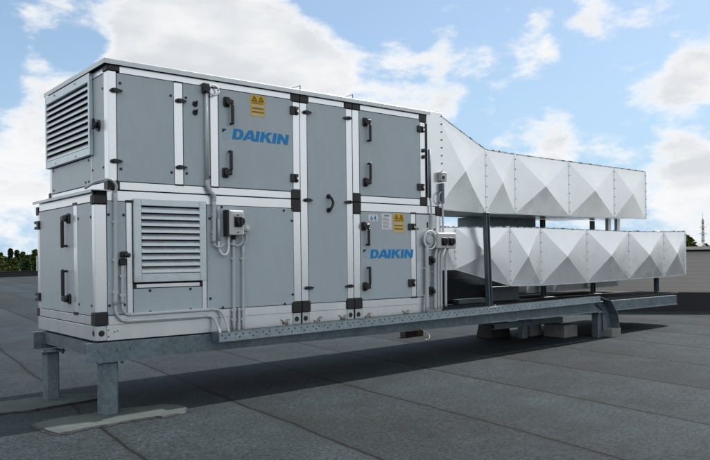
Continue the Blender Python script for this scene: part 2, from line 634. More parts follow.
# ------------------------------------------------------------------ far trees, pylon, house
def tree(px, dist, top_py, width_px, kind, label, seed, conical=False):
    rnd = random.Random(seed)
    d = FW + (px - 355) / FPX * R2
    d.z = 0
    p = CAM + d * dist
    p.z = -9.5
    hz = 257.8 - ROLL * (-1) * (px - 355) * -1      # horizon line at this pixel
    hz = 257.8 - 0.0116 * (px - 355)
    top = CAM.z + (hz - top_py) * dist / FPX
    H = top - p.z
    W = width_px * dist / FPX
    t = thing('conifer_tree' if conical else 'broadleaf_tree', label, 'tree', p, 'trees beyond the roof edge')
    b = MB()
    b.tube([p, p + Z * H * .35, p + Vector((W * .03, 0, H * .62)), p + Vector((W * .02, W * .02, H * .88))], H * .022, 8, r1=H * .004)
    for k in range(6):
        a = k * 2.4 + seed
        z0 = H * (.3 + .08 * k)
        r = W * .38 * (1 - .1 * k)
        b.tube([p + Z * z0, p + Vector((math.cos(a) * r, math.sin(a) * r, z0 + r * .7))], H * .008, 6, r1=H * .002)
    b.build('trunk', M['bark'], t)
    b = MB()
    clumps = []
    nc = 60
    for k in range(nc):
        f = rnd.uniform(0.10, 0.7) if rnd.random() < .3 else rnd.uniform(.7, .985)
        if conical:
            rr = W * .5 * min(1, (1.03 - f) * 2.6)
        else:
            rr = W * .5 * math.sqrt(max(0.06, 1 - max(0, (f - .45) / .56) ** 2.2))
        a = rnd.uniform(0, 6.28)
        q = rr * math.sqrt(rnd.random()) * .85
        clumps.append((Vector((math.cos(a) * q, math.sin(a) * q, H * f)), W * rnd.uniform(.10, .20) * (0.7 if conical else 1.0)))
    for c, cr in clumps:
        for k in range(46):
            dv = Vector((rnd.gauss(0, 1), rnd.gauss(0, 1), rnd.gauss(0, .8)))
            dv = dv.normalized() * cr * rnd.random() ** .4
            ce = p + c + dv
            if ce.z > p.z + H:
                ce.z = p.z + H - rnd.random() * .3
            s = rnd.uniform(.20, .46) * (dist / 130) ** .5
            q = Quaternion(Vector((rnd.gauss(0, 1), rnd.gauss(0, 1), rnd.gauss(0, 1))).normalized(), rnd.uniform(0, 6.28))
            vv = [b.bm.verts.new(ce + q @ Vector((u * s, w * s, (u * w) * .3 * s))) for u, w in ((-1, -.5), (.2, -.8), (1, .3), (-.3, .8))]
            f = b.bm.faces.new(vv)
            f.material_index = 0 if rnd.random() < .7 else 1
    k2 = {0: 1, 1: 2, 2: 1, 3: 0}[kind]
    b.build('crown', [M['leaf'][kind], M['leaf'][k2]], t)
    return t


LT = [  # px, dist, top py, width px, material, label, conical
    (-2, 125, 253, 14, 2, 'yellow green bushy tree low at the left picture edge', False),
    (4, 150, 257, 14, 0, 'dark round tree second from the left picture edge', False),
    (10.5, 130, 249.0, 6.5, 3, 'tall narrow dark tree, left one of the two spires at the left', True),
    (17.0, 132, 249.5, 5.0, 3, 'tall narrow dark tree, right one of the two spires at the left', True),
    (14, 118, 259, 12, 1, 'low mid green bushy tree below the two dark spires', False),
    (23, 150, 252, 9, 1, 'thin topped green tree just right of the two dark spires', False),
    (29, 140, 254, 10, 0, 'dark green tree midway between the spires and the grey unit', False),
    (35, 130, 249.5, 11, 1, 'broad green tree close beside the left edge of the grey unit', False),
    (26, 112, 260, 14, 0, 'low dark bush just above the black parapet left of the unit', False),
    (38, 115, 257, 11, 0, 'dark leafy tree partly hidden behind the left end of the grey unit', False),
    (5, 110, 264.5, 12, 2, 'lowest yellow green bush above the black parapet at the left', False),
]
for i, (px, di, tp, wp, k, lb, cn) in enumerate(LT):
    tree(px, di, tp, wp, k, lb, 11 + i, cn)
RTt = [
    (686, 95, 235.5, 24, 1, 'tall leafy tree right beside the end of the lower duct', False),
    (699.5, 150, 244.2, 8, 0, 'small dark tree below the pylon', False),
    (707, 140, 243.6, 9, 1, 'mid green tree to the right of the pylon foot', False),
    (717, 150, 242.5, 14, 0, 'dark tree at the right picture edge beyond the beige wall', False),
]
for i, (px, di, tp, wp, k, lb, cn) in enumerate(RTt):
    tree(px, di, tp, wp, k, lb, 61 + i, cn)


def pylon():
    d = FW + (703.2 - 355) / FPX * R2
    d.z = 0
    di = 420
    p = CAM + d * di
    p.z = -9.5
    top = CAM.z + (253.8 - 219) * di / FPX
    H = top - p.z
    t = thing('lattice_pylon', 'tall grey lattice mast far beyond the trees at the right', 'pylon', p)
    b = MB()
    w0, w1 = .85, .32
    lv = 9
    pr = None
    for k in range(lv + 1):
        f = k / lv
        w = w0 + (w1 - w0) * f
        ring = [p + Vector((sx * w, sy * w, H * f)) for sx, sy in ((-1, -1), (1, -1), (1, 1), (-1, 1))]
        if pr:
            for i in range(4):
                b.tube([pr[i], ring[i]], .10, 5)
                b.tube([pr[i], ring[(i + 1) % 4]], .08, 4)
                b.tube([pr[(i + 1) % 4], ring[i]], .08, 4)
        for i in range(4):
            b.tube([ring[i], ring[(i + 1) % 4]], .09, 4)
        pr = ring
    b.tube([p + Z * H, p + Z * (H + 3)], .10, 5)
    b.build('tower', M['pylon'], t)
    b = MB()
    for f, w in ((.72, 2.2), (.84, 1.8), (.95, 1.2)):
        b.tube([p + Z * H * f - R2 * w, p + Z * (H * f + .6), p + Z * H * f + R2 * w], .13, 5)
    b.build('cross_arms', M['pylon'], t)


pylon()


def house():
    d = FW + (696.5 - 355) / FPX * R2
    d.z = 0
    di = 130
    p = CAM + d * di
    p.z = -9.5
    H = 11.55
    t = thing('house', 'small pale house half hidden among the trees at the right', 'house', p)
    b = MB()
    b.box(p.x - .8, p.x + .8, p.y - 1.2, p.y + 1.2, p.z, p.z + H)
    b.build('wall', M['render'], t)
    b = MB()
    b.prism([(-.95, 0), (.95, 0), (0, .55)], (p.x, p.y - 1.35, p.z + H), X, Z, Y, 2.7)
    b.build('roof', M['coping'], t)


house()

# ------------------------------------------------------------------ steel support frame
fr = thing('support_frame', 'blue grey galvanised steel frame on square legs carrying the air handling unit', 'steel frame', (0.13, 0.07, rz(.1)))


def channel(b, x0, x1, y, z0, z1, face=-1, fl=.09, th=.012):
    """C-section along x: web plane at y, flanges towards -face"""
    ys = (y, y - face * th)
    b.box(x0, x1, min(ys), max(ys), z0, z1, .003)
    yf = (y - face * (th + .001), y - face * fl)
    b.box(x0, x1, min(yf), max(yf), z1 - th, z1)
    b.box(x0, x1, min(yf), max(yf), z0, z0 + th)


b = MB(); channel(b, -.095, 10.62, -.025, -.170, -.006)
b.box(-.095, 10.62, -.045, -.026, -.176, -.164)
for xx in (.02, .20, .32, 3.3, 6.0, 9.0):
    b.cyl((xx, -.025, -.075), (xx, -.037, -.075), .013, 8)
b.build('main_beam', M['galv'], fr)
b = MB(); channel(b, -.13, 10.6, 1.50, -.176, -.006, -1, .11)
b.box(-.13, 10.6, 1.47, 1.499, -.182, -.170)
b.build('main_beam', M['galv'], fr)
for xx in (-.02, 2.2, 4.4, 6.6, 8.9):
    b = MB()
    b.box(xx, xx + .010, .09, 1.48, -.13, -.012)
    b.box(xx + .011, xx + .07, .09, 1.48, -.024, -.012)
    b.box(xx + .011, xx + .07, .09, 1.48, -.13, -.118)
    b.build('cross_member', M['galvdark'], fr)


def leg(x0, x1, y0, y1, top=-.19):
    xm = (x0 + x1) / 2
    b = MB()
    b.box(x0, x1, y0, y1, rz(xm) - .02, top, .012)
    o = b.build('leg', M['galv'], fr)
    b = MB()
    b.box(x0 - .06, x1 + .05, y0 - .05, y1 + .05, top + .001, top + .013, .002)
    for sx in (x0 - .035, x1 + .025):
        b.cyl((sx, y0 - .03, top - .02), (sx, y0 - .03, top + .03), .014, 6)
    b.build('head_plate', M['galv'], o)


leg(.055, .205, 0.0, .15)
leg(-.10, .03, 1.16, 1.31)
leg(8.07, 8.20, -.03, .10)
leg(7.19, 7.31, .78, .90, -.30)
leg(8.1, 8.23, 1.42, 1.55)
leg(3.4, 3.53, 1.42, 1.55) if False else None
b = MB()
channel(b, 6.5, 8.3, .80, -.405, -.31, -1, .06)
b.build('cross_beam', M['galv'], fr)


# perforated cable tray in front of the unit
def tray():
    t = thing('cable_tray', 'perforated galvanised tray running along the foot of the unit and the ducts', 'cable tray', (1.15, -.12, -.07))
    b = MB()
    x0, x1, y = 1.15, 7.86, -.20

    def zt(x):
        return 0.012 + .012 * (x - 1.15)
    H = .088
    n = 168
    rows = [0, .30, .47, .64, .81, 1.0]
    dx = (x1 - x0) / n
    # front sheet with two staggered rows of real holes
    grid = {}

    def V(i, j):
        k = (i, j)
        if k not in grid:
            x = x0 + i * dx / 2
            grid[k] = b.bm.verts.new((x, y, zt(x) - H + H * rows[j]))
        return grid[k]
    for i in range(2 * n):
        for j in range(5):
            if j == 3 and i % 4 == 1:
                continue
            if j == 1 and i % 8 == 3:
                continue
            b.bm.faces.new((V(i, j), V(i + 1, j), V(i + 1, j + 1), V(i, j + 1)))
    b.build('perforated_side', M['tray'], t)
    b = MB()
    zz = [(x0, zt(x0)), (x1, zt(x1))]
    # dark backing side, bottom sheet, top lip
    b.hexa([(x0, y + .006, zz[0][1] - H), (x1, y + .006, zz[1][1] - H), (x1, -.05, zz[1][1] - H), (x0, -.05, zz[0][1] - H),
            (x0, y + .006, zz[0][1] - H + .004), (x1, y + .006, zz[1][1] - H + .004), (x1, -.05, zz[1][1] - H + .004), (x0, -.05, zz[0][1] - H + .004)])
    b.hexa([(x0, y, zz[0][1] + .001), (x1, y, zz[1][1] + .001), (x1, y + .022, zz[1][1] + .001), (x0, y + .022, zz[0][1] + .001),
            (x0, y, zz[0][1] + .005), (x1, y, zz[1][1] + .005), (x1, y + .022, zz[1][1] + .005), (x0, y + .022, zz[0][1] + .005)])
    b.hexa([(x0, -.056, zz[0][1] - H + .006), (x1, -.056, zz[1][1] - H + .006), (x1, -.052, zz[1][1] - H + .006), (x0, -.052, zz[0][1] - H + .006),
            (x0, -.056, zz[0][1]), (x1, -.056, zz[1][1]), (x1, -.052, zz[1][1]), (x0, -.052, zz[0][1])])
    b.box(x0 - .004, x0 - .001, y, -.05, zz[0][1] - H, zz[0][1])
    b.build('tray_channel', M['galvdark'], t)
    # stay that carries the end of the tray down to a block
    b = MB()
    P = [(7.865, .092), (8.18, .01), (8.36, -.20), (8.40, -.34), (8.41, -.46)]
    for i in range(len(P) - 1):
        (xa, za), (xb, zb) = P[i], P[i + 1]
        nrm = Vector((zb - za, 0, -(xb - xa))).normalized() * .012
        b.hexa([(xa + nrm.x, -.20, za + nrm.z), (xb + nrm.x, -.20, zb + nrm.z), (xb + nrm.x, -.05, zb + nrm.z), (xa + nrm.x, -.05, za + nrm.z),
                (xa, -.20, za), (xb, -.20, zb), (xb, -.05, zb), (xa, -.05, za)])
    b.prism([(7.98, -.04), (8.18, -.012), (8.345, -.21), (8.385, -.345), (8.395, -.46), (8.16, -.46), (8.16, -.14)], (0, -.06, 0), X, Z, Y, .008)
    b.build('end_stay', M['galv'], t)
    return t


tray()


# blocks on the roof
def block(x, y, lx, ly, h, m_, name, label, cat, group=None, rot=0.0, taper=0.0, loz=None):
    z0 = rz(x) if loz is None else loz
    t = MB()
    c, s = math.cos(rot), math.sin(rot)

    def pt(u, w, z):
        return (u * c - w * s, u * s + w * c, z)
    a, q = lx / 2, ly / 2
    at, qt = a - taper, q - taper * .5
    t.hexa([pt(-a, -q, -.003), pt(a, -q, -.003), pt(a, q, -.003), pt(-a, q, -.003), pt(-at, -qt, h), pt(at, -qt, h), pt(at, qt, h), pt(-at, qt, h)])
    es = t.bm.edges[:]
    bmesh.ops.bevel(t.bm, geom=es, offset=.008, segments=1, affect='EDGES')
    o = t.build(name, m_)
    o.location = (x, y, z0)
    return tag(o, label, cat, group)


block(8.32, -.03, .26, .34, .135, M['concrete'], 'concrete_block', 'pale concrete block under the bent stay at the right end of the tray', 'block', 'blocks under the steelwork')
block(7.83, .52, .36, .40, .20, M['concrete'], 'concrete_block', 'concrete block on the roof between the two right hand steel legs', 'block', 'blocks under the steelwork')
block(7.62, .98, .30, .25, .19, M['concrete'], 'concrete_block', 'concrete block just behind the shorter right hand steel leg', 'block', 'blocks under the steelwork')
block(7.05, 1.28, .50, .34, .26, M['rubber'], 'rubber_foot', 'black sloping sided rubber foot on the roof left of the short steel leg', 'support foot', taper=.05)
t = thing('timber_pad', 'dark timber pad with a brown end lying on the roof under the unit', 'timber pad', (6.2, 2.36, rz(6.2)))
b = MB(); b.box(6.0, 6.27, 2.29, 2.43, rz(6.2), rz(6.2) + .11, .004); b.build('beam', M['wood'], t)
b = MB(); b.box(6.272, 6.42, 2.29, 2.43, rz(6.2), rz(6.2) + .115, .004); b.build('end_cap', M['brass'], t)
b = MB()
b.tube(bez([(6.40, 2.30, -.50), (6.36, 2.1, -.56), (6.16, 1.9, -.595), (5.95, 1.78, rz(5.9) + .008)]), .006, 8)
tag(b.build('loose_cable', M['tie']), 'thin faded loose cable hanging onto the roof beside the timber pad', 'cable')


# felt patches under the two left legs
def patch(pts, label, seed):
    rnd = random.Random(seed)
    P = [Vector((x, y)) for x, y in pts]
    out = []
    for i in range(len(P)):
        a, c = P[i], P[(i + 1) % len(P)]
        n = max(2, int((c - a).length / .05))
        for k in range(n):
            q = a + (c - a) * (k / n)
            out.append((q.x + rnd.uniform(-.009, .009), q.y + rnd.uniform(-.010, .010)))
    cx = sum(p[0] for p in out) / len(out)
    b = MB()
    cxy = sum((Vector(p) for p in out), Vector((0, 0))) / len(out)
    rim = [b.bm.verts.new((x, y, rz(x) + .003)) for x, y in out]
    top = [b.bm.verts.new((x + (cxy.x - x) * .02, y + (cxy.y - y) * .03, rz(x) + .016)) for x, y in out]
    k = len(out)
    for i in range(k):
        f = b.bm.faces.new((rim[i], rim[(i + 1) % k], top[(i + 1) % k], top[i]))
        f.material_index = 1
    b.bm.faces.new(top)
    # bitumen bleed around the edge
    bl = [b.bm.verts.new((x + (x - cxy.x) * .035 + rnd.uniform(-.02, .02), y + (y - cxy.y) * .08 + rnd.uniform(-.028, .028), rz(x) + .0035)) for x, y in out]
    for i in range(k):
        f = b.bm.faces.new((bl[i], bl[(i + 1) % k], rim[(i + 1) % k], rim[i]))
        f.material_index = 1
    o = b.build('roof_patch', [M['felt'], M['membrane']])
    return tag(o, label, 'roof patch', 'felt patches under the legs')


patch([(-.52, .14), (-.52, -.18), (-.48, -.40), (-.21, -.385), (.16, -.36), (.50, -.42), (.68, -.40), (.79, -.22), (.78, -.05), (.66, .09), (.38, .17), (0, .19), (-.31, .21)], 'pale green grey felt patch under the front left leg', 3)
patch([(-.95, 1.0), (-.75, .86), (-.38, .76), (0, .80), (.36, .84), (.47, .98), (.42, 1.2), (.09, 1.37), (-.13, 1.40), (-.5, 1.44), (-.9, 1.38)], 'pale green grey felt patch under the rear left leg', 5)

# deck and kerb behind the tray
b = MB(); b.box(4.56, 10.85, .06, 1.74, .0, .032, .006)
tag(b.build('deck_mat', M['rubber']), 'flat black rubber decking on the steel frame below the ducts', 'deck mat')
b = MB()
b.hexa([(4.6, 1.02, .033), (7.34, 1.02, .033), (7.34, 1.74, .033), (4.6, 1.74, .033), (4.6, 1.12, .60), (7.30, 1.12, .30), (7.30, 1.70, .30), (4.6, 1.70, .66)])
bmesh.ops.bevel(b.bm, geom=b.bm.edges[:], offset=.03, segments=3, affect='EDGES')
tag(b.build('membrane_kerb', M['membrane']), 'black membrane covered sloping kerb beneath the start of the lower duct', 'kerb')
t = thing('junction_housing', 'low galvanised housing on the black decking beside the first duct post', 'housing', (6.9, .98, .033))
b = MB(); b.box(6.55, 7.24, .90, 1.0, .033, .25, .004); b.build('body', M['galv'], t)
b = MB(); b.box(6.53, 7.26, .88, 1.005, .252, .262, .002); b.build('cover', M['lid'], t)
b = MB(); b.box(5.72, 6.35, .82, .95, .033, .10, .004)
tag(b.build('floor_duct', M['galv']), 'short low galvanised floor duct to the left of the first duct post', 'floor duct')


# ------------------------------------------------------------------ ducts
def panel_quad(b, p00, p10, p11, p01, out, n=10, seed=0):
    """cross-broken sheet: four slightly dished triangles that meet in crisp folds at a raised centre"""
    P = [Vector(k) for k in (p00, p10, p11, p01)]
    out = Vector(out)
    nrm = out.normalized() if out.length else Vector()
    rnd = random.Random(int(P[0].x * 977 + P[0].y * 131 + P[0].z * 7))
    ph = [rnd.uniform(0, 6.28) for _ in range(4)]
    g_ = {}
    for i in range(n + 1):
        for j in range(n + 1):
            u, w = i / n, j / n
            q = P[0].lerp(P[1], u).lerp(P[3].lerp(P[2], u), w)
            t = 1 - max(abs(2 * u - 1), abs(2 * w - 1))
            h = .62 * t + .38 * t * t
            wav = .0022 * math.sin(5.2 * u + ph[0]) * math.sin(4.3 * w + ph[1]) * min(1, t * 4)
            g_[i, j] = b.bm.verts.new(q + out * h + nrm * wav)
    for i in range(n):
        for j in range(n):
            v = [g_[i, j], g_[i + 1, j], g_[i + 1, j + 1], g_[i, j + 1]]
            if i == j or i + j == n - 1:
                # split along the fold
                tri = ((0, 1, 2), (0, 2, 3)) if i == j else ((0, 1, 3), (1, 2, 3))
                for k in tri:
                    b.bm.faces.new([v[a] for a in k]).smooth = True
            else:
                b.bm.faces.new(v).smooth = True
    b.bm.edges.ensure_lookup_table()
    for k in range(n):
        for va, vb in ((g_[k, k], g_[k + 1, k + 1]), (g_[k, n - k], g_[k + 1, n - k - 1])):
            e = b.bm.edges.get((va, vb))
            if e:
                e.smooth = False


def duct(name, label, secs, y0, y1, sleeve=None, group='silver ducts', peak=.052, hide=None):
    """secs: list of (x, zbottom, ztop) stations"""
    t = thing(name, label, 'air duct', (secs[0][0], (y0 + y1) / 2, secs[0][1]), group)
    for i in range(len(secs) - 1):
        xa, ba, ta = secs[i]
        xb, bb, tb = secs[i + 1]
        L_ = xb - xa
        pk = min(peak, .066 * max(L_, .5))
        b = MB()
        panel_quad(b, (xa, y0, ba), (xb, y0, bb), (xb, y0, tb), (xa, y0, ta), (0, -pk, 0))
        panel_quad(b, (xb, y1, bb), (xa, y1, ba), (xa, y1, ta), (xb, y1, tb), (0, pk, 0))
        panel_quad(b, (xa, y0, ta), (xb, y0, tb), (xb, y1, tb), (xa, y1, ta), (0, 0, .03))
        panel_quad(b, (xb, y0, bb), (xa, y0, ba), (xa, y1, ba), (xb, y1, bb), (0, 0, -.012))
        if i == 0:
            panel_quad(b, (xa, y1, ba), (xa, y0, ba), (xa, y0, ta), (xa, y1, ta), (-.002, 0, 0))
        if i == len(secs) - 2:
            panel_quad(b, (xb, y0, bb), (xb, y1, bb), (xb, y1, tb), (xb, y0, tb), (.05, 0, 0))
        sec = b.build('transition_section' if abs(ta - tb) > .1 or abs(ba - bb) > .1 else 'duct_section', M['duct'], t)
        # slip joint: folded strip with screws on the face, drive cleat on the top edge
        b = MB()
        b.box(xb - .010, xb + .010, y0 - .010, y0 + .012, bb + .004, tb - .004, .003)
        for k in range(6):
            zz = bb + (tb - bb) * (k + .5) / 6
            b.box(xb - .007, xb + .007, y0 - .015, y0 - .0105, zz - .007, zz + .007, mi=1)
        b.build('slip_joint', [M['duct'], M['galvdark']], sec)
        b = MB()
        tx = (xb - xa)
        for k in range(14):
            f0, f1 = k / 14, (k + .88) / 14
            za, zb_ = ta + (tb - ta) * f0, ta + (tb - ta) * f1
            jit = random.uniform(.006, .018)
            b.hexa([(xa + tx * f0, y0 - .004, za - .004), (xa + tx * f1, y0 - .004, zb_ - .004), (xa + tx * f1, y0 + .024, zb_ - .004), (xa + tx * f0, y0 + .024, za - .004),
                    (xa + tx * f0, y0 - .004, za + jit), (xa + tx * f1, y0 - .004, zb_ + jit), (xa + tx * f1, y0 + .024, zb_ + jit), (xa + tx * f0, y0 + .024, za + jit)], mi=0 if k % 3 else 1)
        b.build('edge_flange', [M['lid'], M['galvdark']], sec)
        b = MB()
        b.hexa([(xa, y0 - .006, ba - .010), (xb, y0 - .006, bb - .010), (xb, y0 + .02, bb - .010), (xa, y0 + .02, ba - .010),
                (xa, y0 - .006, ba + .004), (xb, y0 - .006, bb + .004), (xb, y0 + .02, bb + .004), (xa, y0 + .02, ba + .004)])
        b.build('edge_flange', [M['lid'], M['galvdark']], sec)
    return t


UP = [(4.58, 1.375, 2.625), (5.525, 1.355, 2.235), (6.165, 1.36, 2.222), (7.50, 1.36, 2.215), (8.79, 1.37, 2.21), (9.80, 1.38, 2.203)]
t = duct('air_duct', 'upper silver duct with cross creased panels leaving the top right end of the unit', UP, .10, .88)
b = MB()
b.box(4.285, 4.578, .02, 1.70, 1.40, 2.63, .004)
sl_ = b.build('sleeve', M['duct'], t)
b = MB()
for k in range(12):
    zz = 1.45 + k * .103
    b.cyl((4.56, .02, zz), (4.56, .010, zz), .010, 8)
for k in range(6):
    b.cyl((4.33 + k * .045, .05, 2.63), (4.33 + k * .045, .05, 2.645), .010, 8)
b.build('flange_screws', M['galvdark'], sl_)
LO = [(4.515, .577, 1.136), (4.88, .577, 1.138), (6.035, .318, 1.160), (6.755, .302, 1.160), (7.97, .305, 1.150), (9.225, .325, 1.143), (10.41, .335, 1.153), (11.215, .355, 1.170)]
duct('air_duct', 'lower silver duct in front, the one that reaches farthest to the right', LO, .10, .84)
UR = [(4.60, 1.39, 2.30), (6.0, 1.40, 2.2), (7.3, 1.40, 2.19), (8.6, 1.40, 2.19), (9.75, 1.41, 2.18)]
t2 = duct('air_duct', 'rear silver duct hidden behind the upper one with only its underside showing', UR, 1.02, 1.72)
b = MB(); b.box(6.62, 7.92, 1.06, 1.66, 1.175, 1.385, .004); b.build('riser', M['galv'], t2)
LRr = [(7.6, .13, 1.165), (8.35, .13, 1.165), (9.4, .14, 1.16), (10.4, .16, 1.15)]
duct('air_duct', 'rear silver duct whose creased panels peep out beneath the front lower duct', LRr, 1.02, 1.72)


# posts
def post(x, y, z0, z1, label, lean=0.0, w=.07):
    t = thing('duct_post', label, 'post', (x, y, z0), 'dark posts carrying the ducts')
    b = MB()
    h = w / 2
    b.hexa([(x - h, y - h, z0 + .008), (x + h, y - h, z0 + .008), (x + h, y + h, z0 + .008), (x - h, y + h, z0 + .008),
            (x - h - lean, y - h, z1), (x + h - lean, y - h, z1), (x + h - lean, y + h, z1), (x - h - lean, y + h, z1)])
    bmesh.ops.bevel(b.bm, geom=b.bm.edges[:], offset=.005, segments=1, affect='EDGES')
    # open slot of the strut profile
    b.hexa([(x - .012, y - h - .004, z0 + .02), (x + .012, y - h - .004, z0 + .02), (x + .012, y - h - .001, z0 + .02), (x - .012, y - h - .001, z0 + .02),
            (x - .012 - lean, y - h - .004, z1 - .01), (x + .012 - lean, y - h - .004, z1 - .01), (x + .012 - lean, y - h - .001, z1 - .01), (x - .012 - lean, y - h - .001, z1 - .01)], mi=1)
    b.build('shaft', [M['strut'], M['dark']], t)
    b = MB()
    b.box(x - .06, x + .22, y - .06, y + .06, z0, z0 + .007, .002)
    b.cyl((x + .12, y, z0), (x + .12, y, z0 + .025), .012, 6)
    b.build('foot_plate', M['lid'], t)


M['strut'] = galv('strut_steel', (0.10, 0.14, 0.16), 0.45, 0.5, 18)
post(5.405, -.035, .045, 1.345, 'dark steel post in front of the lower duct, nearest to the unit', .05, .072)
post(7.95, .94, .036, 1.36, 'dark steel post behind the lower duct, second from the unit', 0.0)
post(9.43, .94, .036, 1.37, 'dark steel post behind the lower duct, third from the unit', 0.0)
post(10.72, .42, .036, .36, 'short dark steel post under the far right end of the lower duct', 0.0)
for xx, lb in ((9.24, 'left'), (9.53, 'right')):
    b = MB()
    b.box(xx - .045, xx + .045, .47, .53, 1.165, 1.375, .004)
    tag(b.build('duct_spacer', M['lid']), 'short pale bracket between the two ducts, %s one of the pair' % lb, 'bracket', 'pale brackets between the ducts')

# ------------------------------------------------------------------ air handling unit
ahu = thing('air_handling_unit', 'large two tier grey air handling unit with white aluminium frame, doors and louvres', 'air handler', (2.2, .88, 0.0))
W1 = 1.768
# dark inner casing, set back behind frame and panels
b = MB(); b.box(.02, 4.50, .022, W1 - .02, .01, 1.385); b.build('inner_casing', M['dark'], ahu)
b = MB(); b.box(.157, 4.255, .022, W1 - .02, 1.388, 2.55); b.build('inner_casing', M['dark'], ahu)


def part(name, boxes, m_, parent=None, bev=.003):
    b = MB()
    for q in boxes:
        b.box(*q, bev)
    return b.build(name, m_, parent or ahu)


# roof lid
b = MB()
b.box(.095, 4.30, -.03, W1 + .03, 2.588, 2.612, .004)
b.box(.095, 4.30, -.036, -.0305, 2.560, 2.606, .001)
b.box(.089, .0945, -.036, W1 + .03, 2.560, 2.606, .001)
for k in range(14):
    xx = .3 + k * .3
    b.cyl((xx, -.01, 2.610), (xx, -.01, 2.618), .009, 8)
lid = b.build('roof_lid', M['lid'], ahu)
for xx in (2.29, 3.04):
    b = MB()
    b.box(xx - .006, xx + .006, -.017, -.012, 2.612, 2.665, .001)
    b.prism([(-.12, 0), (.006, .046), (.006, .053), (-.12, .006)], (xx, -.011, 2.612), X, Z, Y, .006)
    b.build('lifting_lug', M['galv'], lid)
# lower tier lid on the exposed left ledge
b = MB()
b.box(-.035, .150, -.018, W1 + .03, 1.388, 1.398, .002)
b.box(-.041, -.0355, -.018, W1 + .03, 1.368, 1.396, .001)
b.build('ledge_cover', M['lid'], ahu)

# base rail
b = MB()
b.box(.10, 2.165, -.0008, .02, .008, .149, .001)
b.box(2.392, 2.925, -.0008, .02, .008, .149, .001)
b.box(3.16, 4.50, -.0008, .02, .008, .149, .001)
b.box(-.004, .018, .095, W1, .008, .143, .003)
b.build('base_rail', M['alu'], ahu)
for x0, x1, hx in ((.0, .096, .048), (2.170, 2.272, 2.215), (2.288, 2.388, 2.335), (2.930, 3.028, 2.978), (3.048, 3.155, 3.098)):
    b = MB()
    b.box(x0, x1, -.006, .02, .010, .145, .003)
    o = b.build('corner_plate', M['lid'], ahu)
    b = MB()
    b.cyl((hx, -.006, .078), (hx, -.009, .078), .028, 16)
    b.build('lifting_hole', M['black'], o)
b = MB()
b.box(-.006, .02, .0, .092, .010, .145, .003)
o = b.build('corner_plate', M['lid'], ahu)
b = MB(); b.cyl((-.006, .048, .078), (-.009, .048, .078), .026, 14); b.build('lifting_hole', M['black'], o)
b = MB()
for xx, zz in ((.115, .105), (.115, .045), (.17, .085), (.20, .09)):
    b.cyl((xx, -.002, zz), (xx, -.006, zz), .006, 8)
for xx in (2.03, 2.09, 2.45, 2.52, 2.83, 2.89, 3.2, 3.27, 3.83, 3.9):
    b.box(xx, xx + .014, -.006, -.002, .03, .05)
b.build('base_screws', M['ink'], ahu)
# small bent ties near the base plates
for xx, sg in ((2.06, 1), (2.50, -1), (2.86, 1), (3.23, -1), (3.86, 1)):
    b = MB()
    b.tube(bez([(xx - .05 * sg, -.008, .085), (xx - .01 * sg, -.018, .05), (xx + .03 * sg, -.008, .022)], 4), .006, 6)
    b.tube(bez([(xx + .005, -.012, .05), (xx + .035, -.022, .078), (xx + .06, -.012, .08)], 4), .006, 6)
    b.build('transport_tie', M['tie'], ahu)

# frame rails and posts (front face y = 0)
F0, F1 = -.002, .022
rails = [
    # x0,x1,z0,z1
    (.246, 2.165, 2.496, 2.558), (2.410, 2.914, 2.496, 2.558), (3.161, 4.128, 2.496, 2.558),
    (.215, 2.160, 1.406, 1.478), (3.158, 4.255, 1.406, 1.478),
    (.115, 2.160, 1.300, 1.394), (3.158, 4.40, 1.300, 1.394),
    (.115, 2.155, .152, .236), (2.405, 2.915, .152, .236), (3.160, 4.40, .152, .236),
]
for q in rails:
    part('frame_rail', [(q[0], q[1], F0, F1, q[2], q[3])], M['alu'], bev=.0012)
posts = [
    (.140, .212, 1.485, 2.505), (.790, .882, 1.485, 2.490), (1.182, 1.272, 1.485, 2.490), (2.197, 2.283, 1.506, 2.474),
    (2.291, 2.382, .270, 2.474), (2.946, 3.032, .270, 2.486), (3.042, 3.138, 1.506, 2.486), (3.042, 3.138, .270, 1.262), (4.150, 4.232, 1.506, 2.46),
    (2.190, 2.283, .270, 1.262), (.004, .106, .270, 1.262), (.296, .352, .243, 1.292), (1.075, 1.124, .243, 1.292),
    (3.972, 4.050, .243, 1.292), (4.428, 4.505, .01, 1.276),
]
for q in posts:
    part('frame_post', [(q[0], q[1], F0 - .001, F1, q[2], q[3])], M['alu'], bev=.004)
# left face posts and rails
for y0, y1, z0, z1, x in ((.004, .070, .270, 1.262, 0.0), (.482, .580, .240, 1.285, 0.0), (1.690, 1.766, .150, 1.28, 0.0)):
    part('frame_post', [(x - .003, x + .02, y0, y1, z0, z1)], M['alu'], bev=.004)
for y0, y1, z0, z1, x in ((.004, .105, 1.485, 2.505, .137), (.452, .462, 1.49, 2.50, .137), (1.70, 1.768, 1.40, 2.55, .137)):
    part('frame_post', [(x - .003, x + .02, y0, y1, z0, z1)], M['alu'], bev=.003)
for y0, y1, z0, z1, x in ((.08, 1.70, 1.288, 1.384, 0.0), (.09, 1.69, .152, .232, 0.0), (.10, 1.69, 1.402, 1.478, .137), (.12, 1.69, 2.500, 2.556, .137)):
    part('frame_rail', [(x - .003, x + .02, y0, y1, z0, z1)], M['alu'])

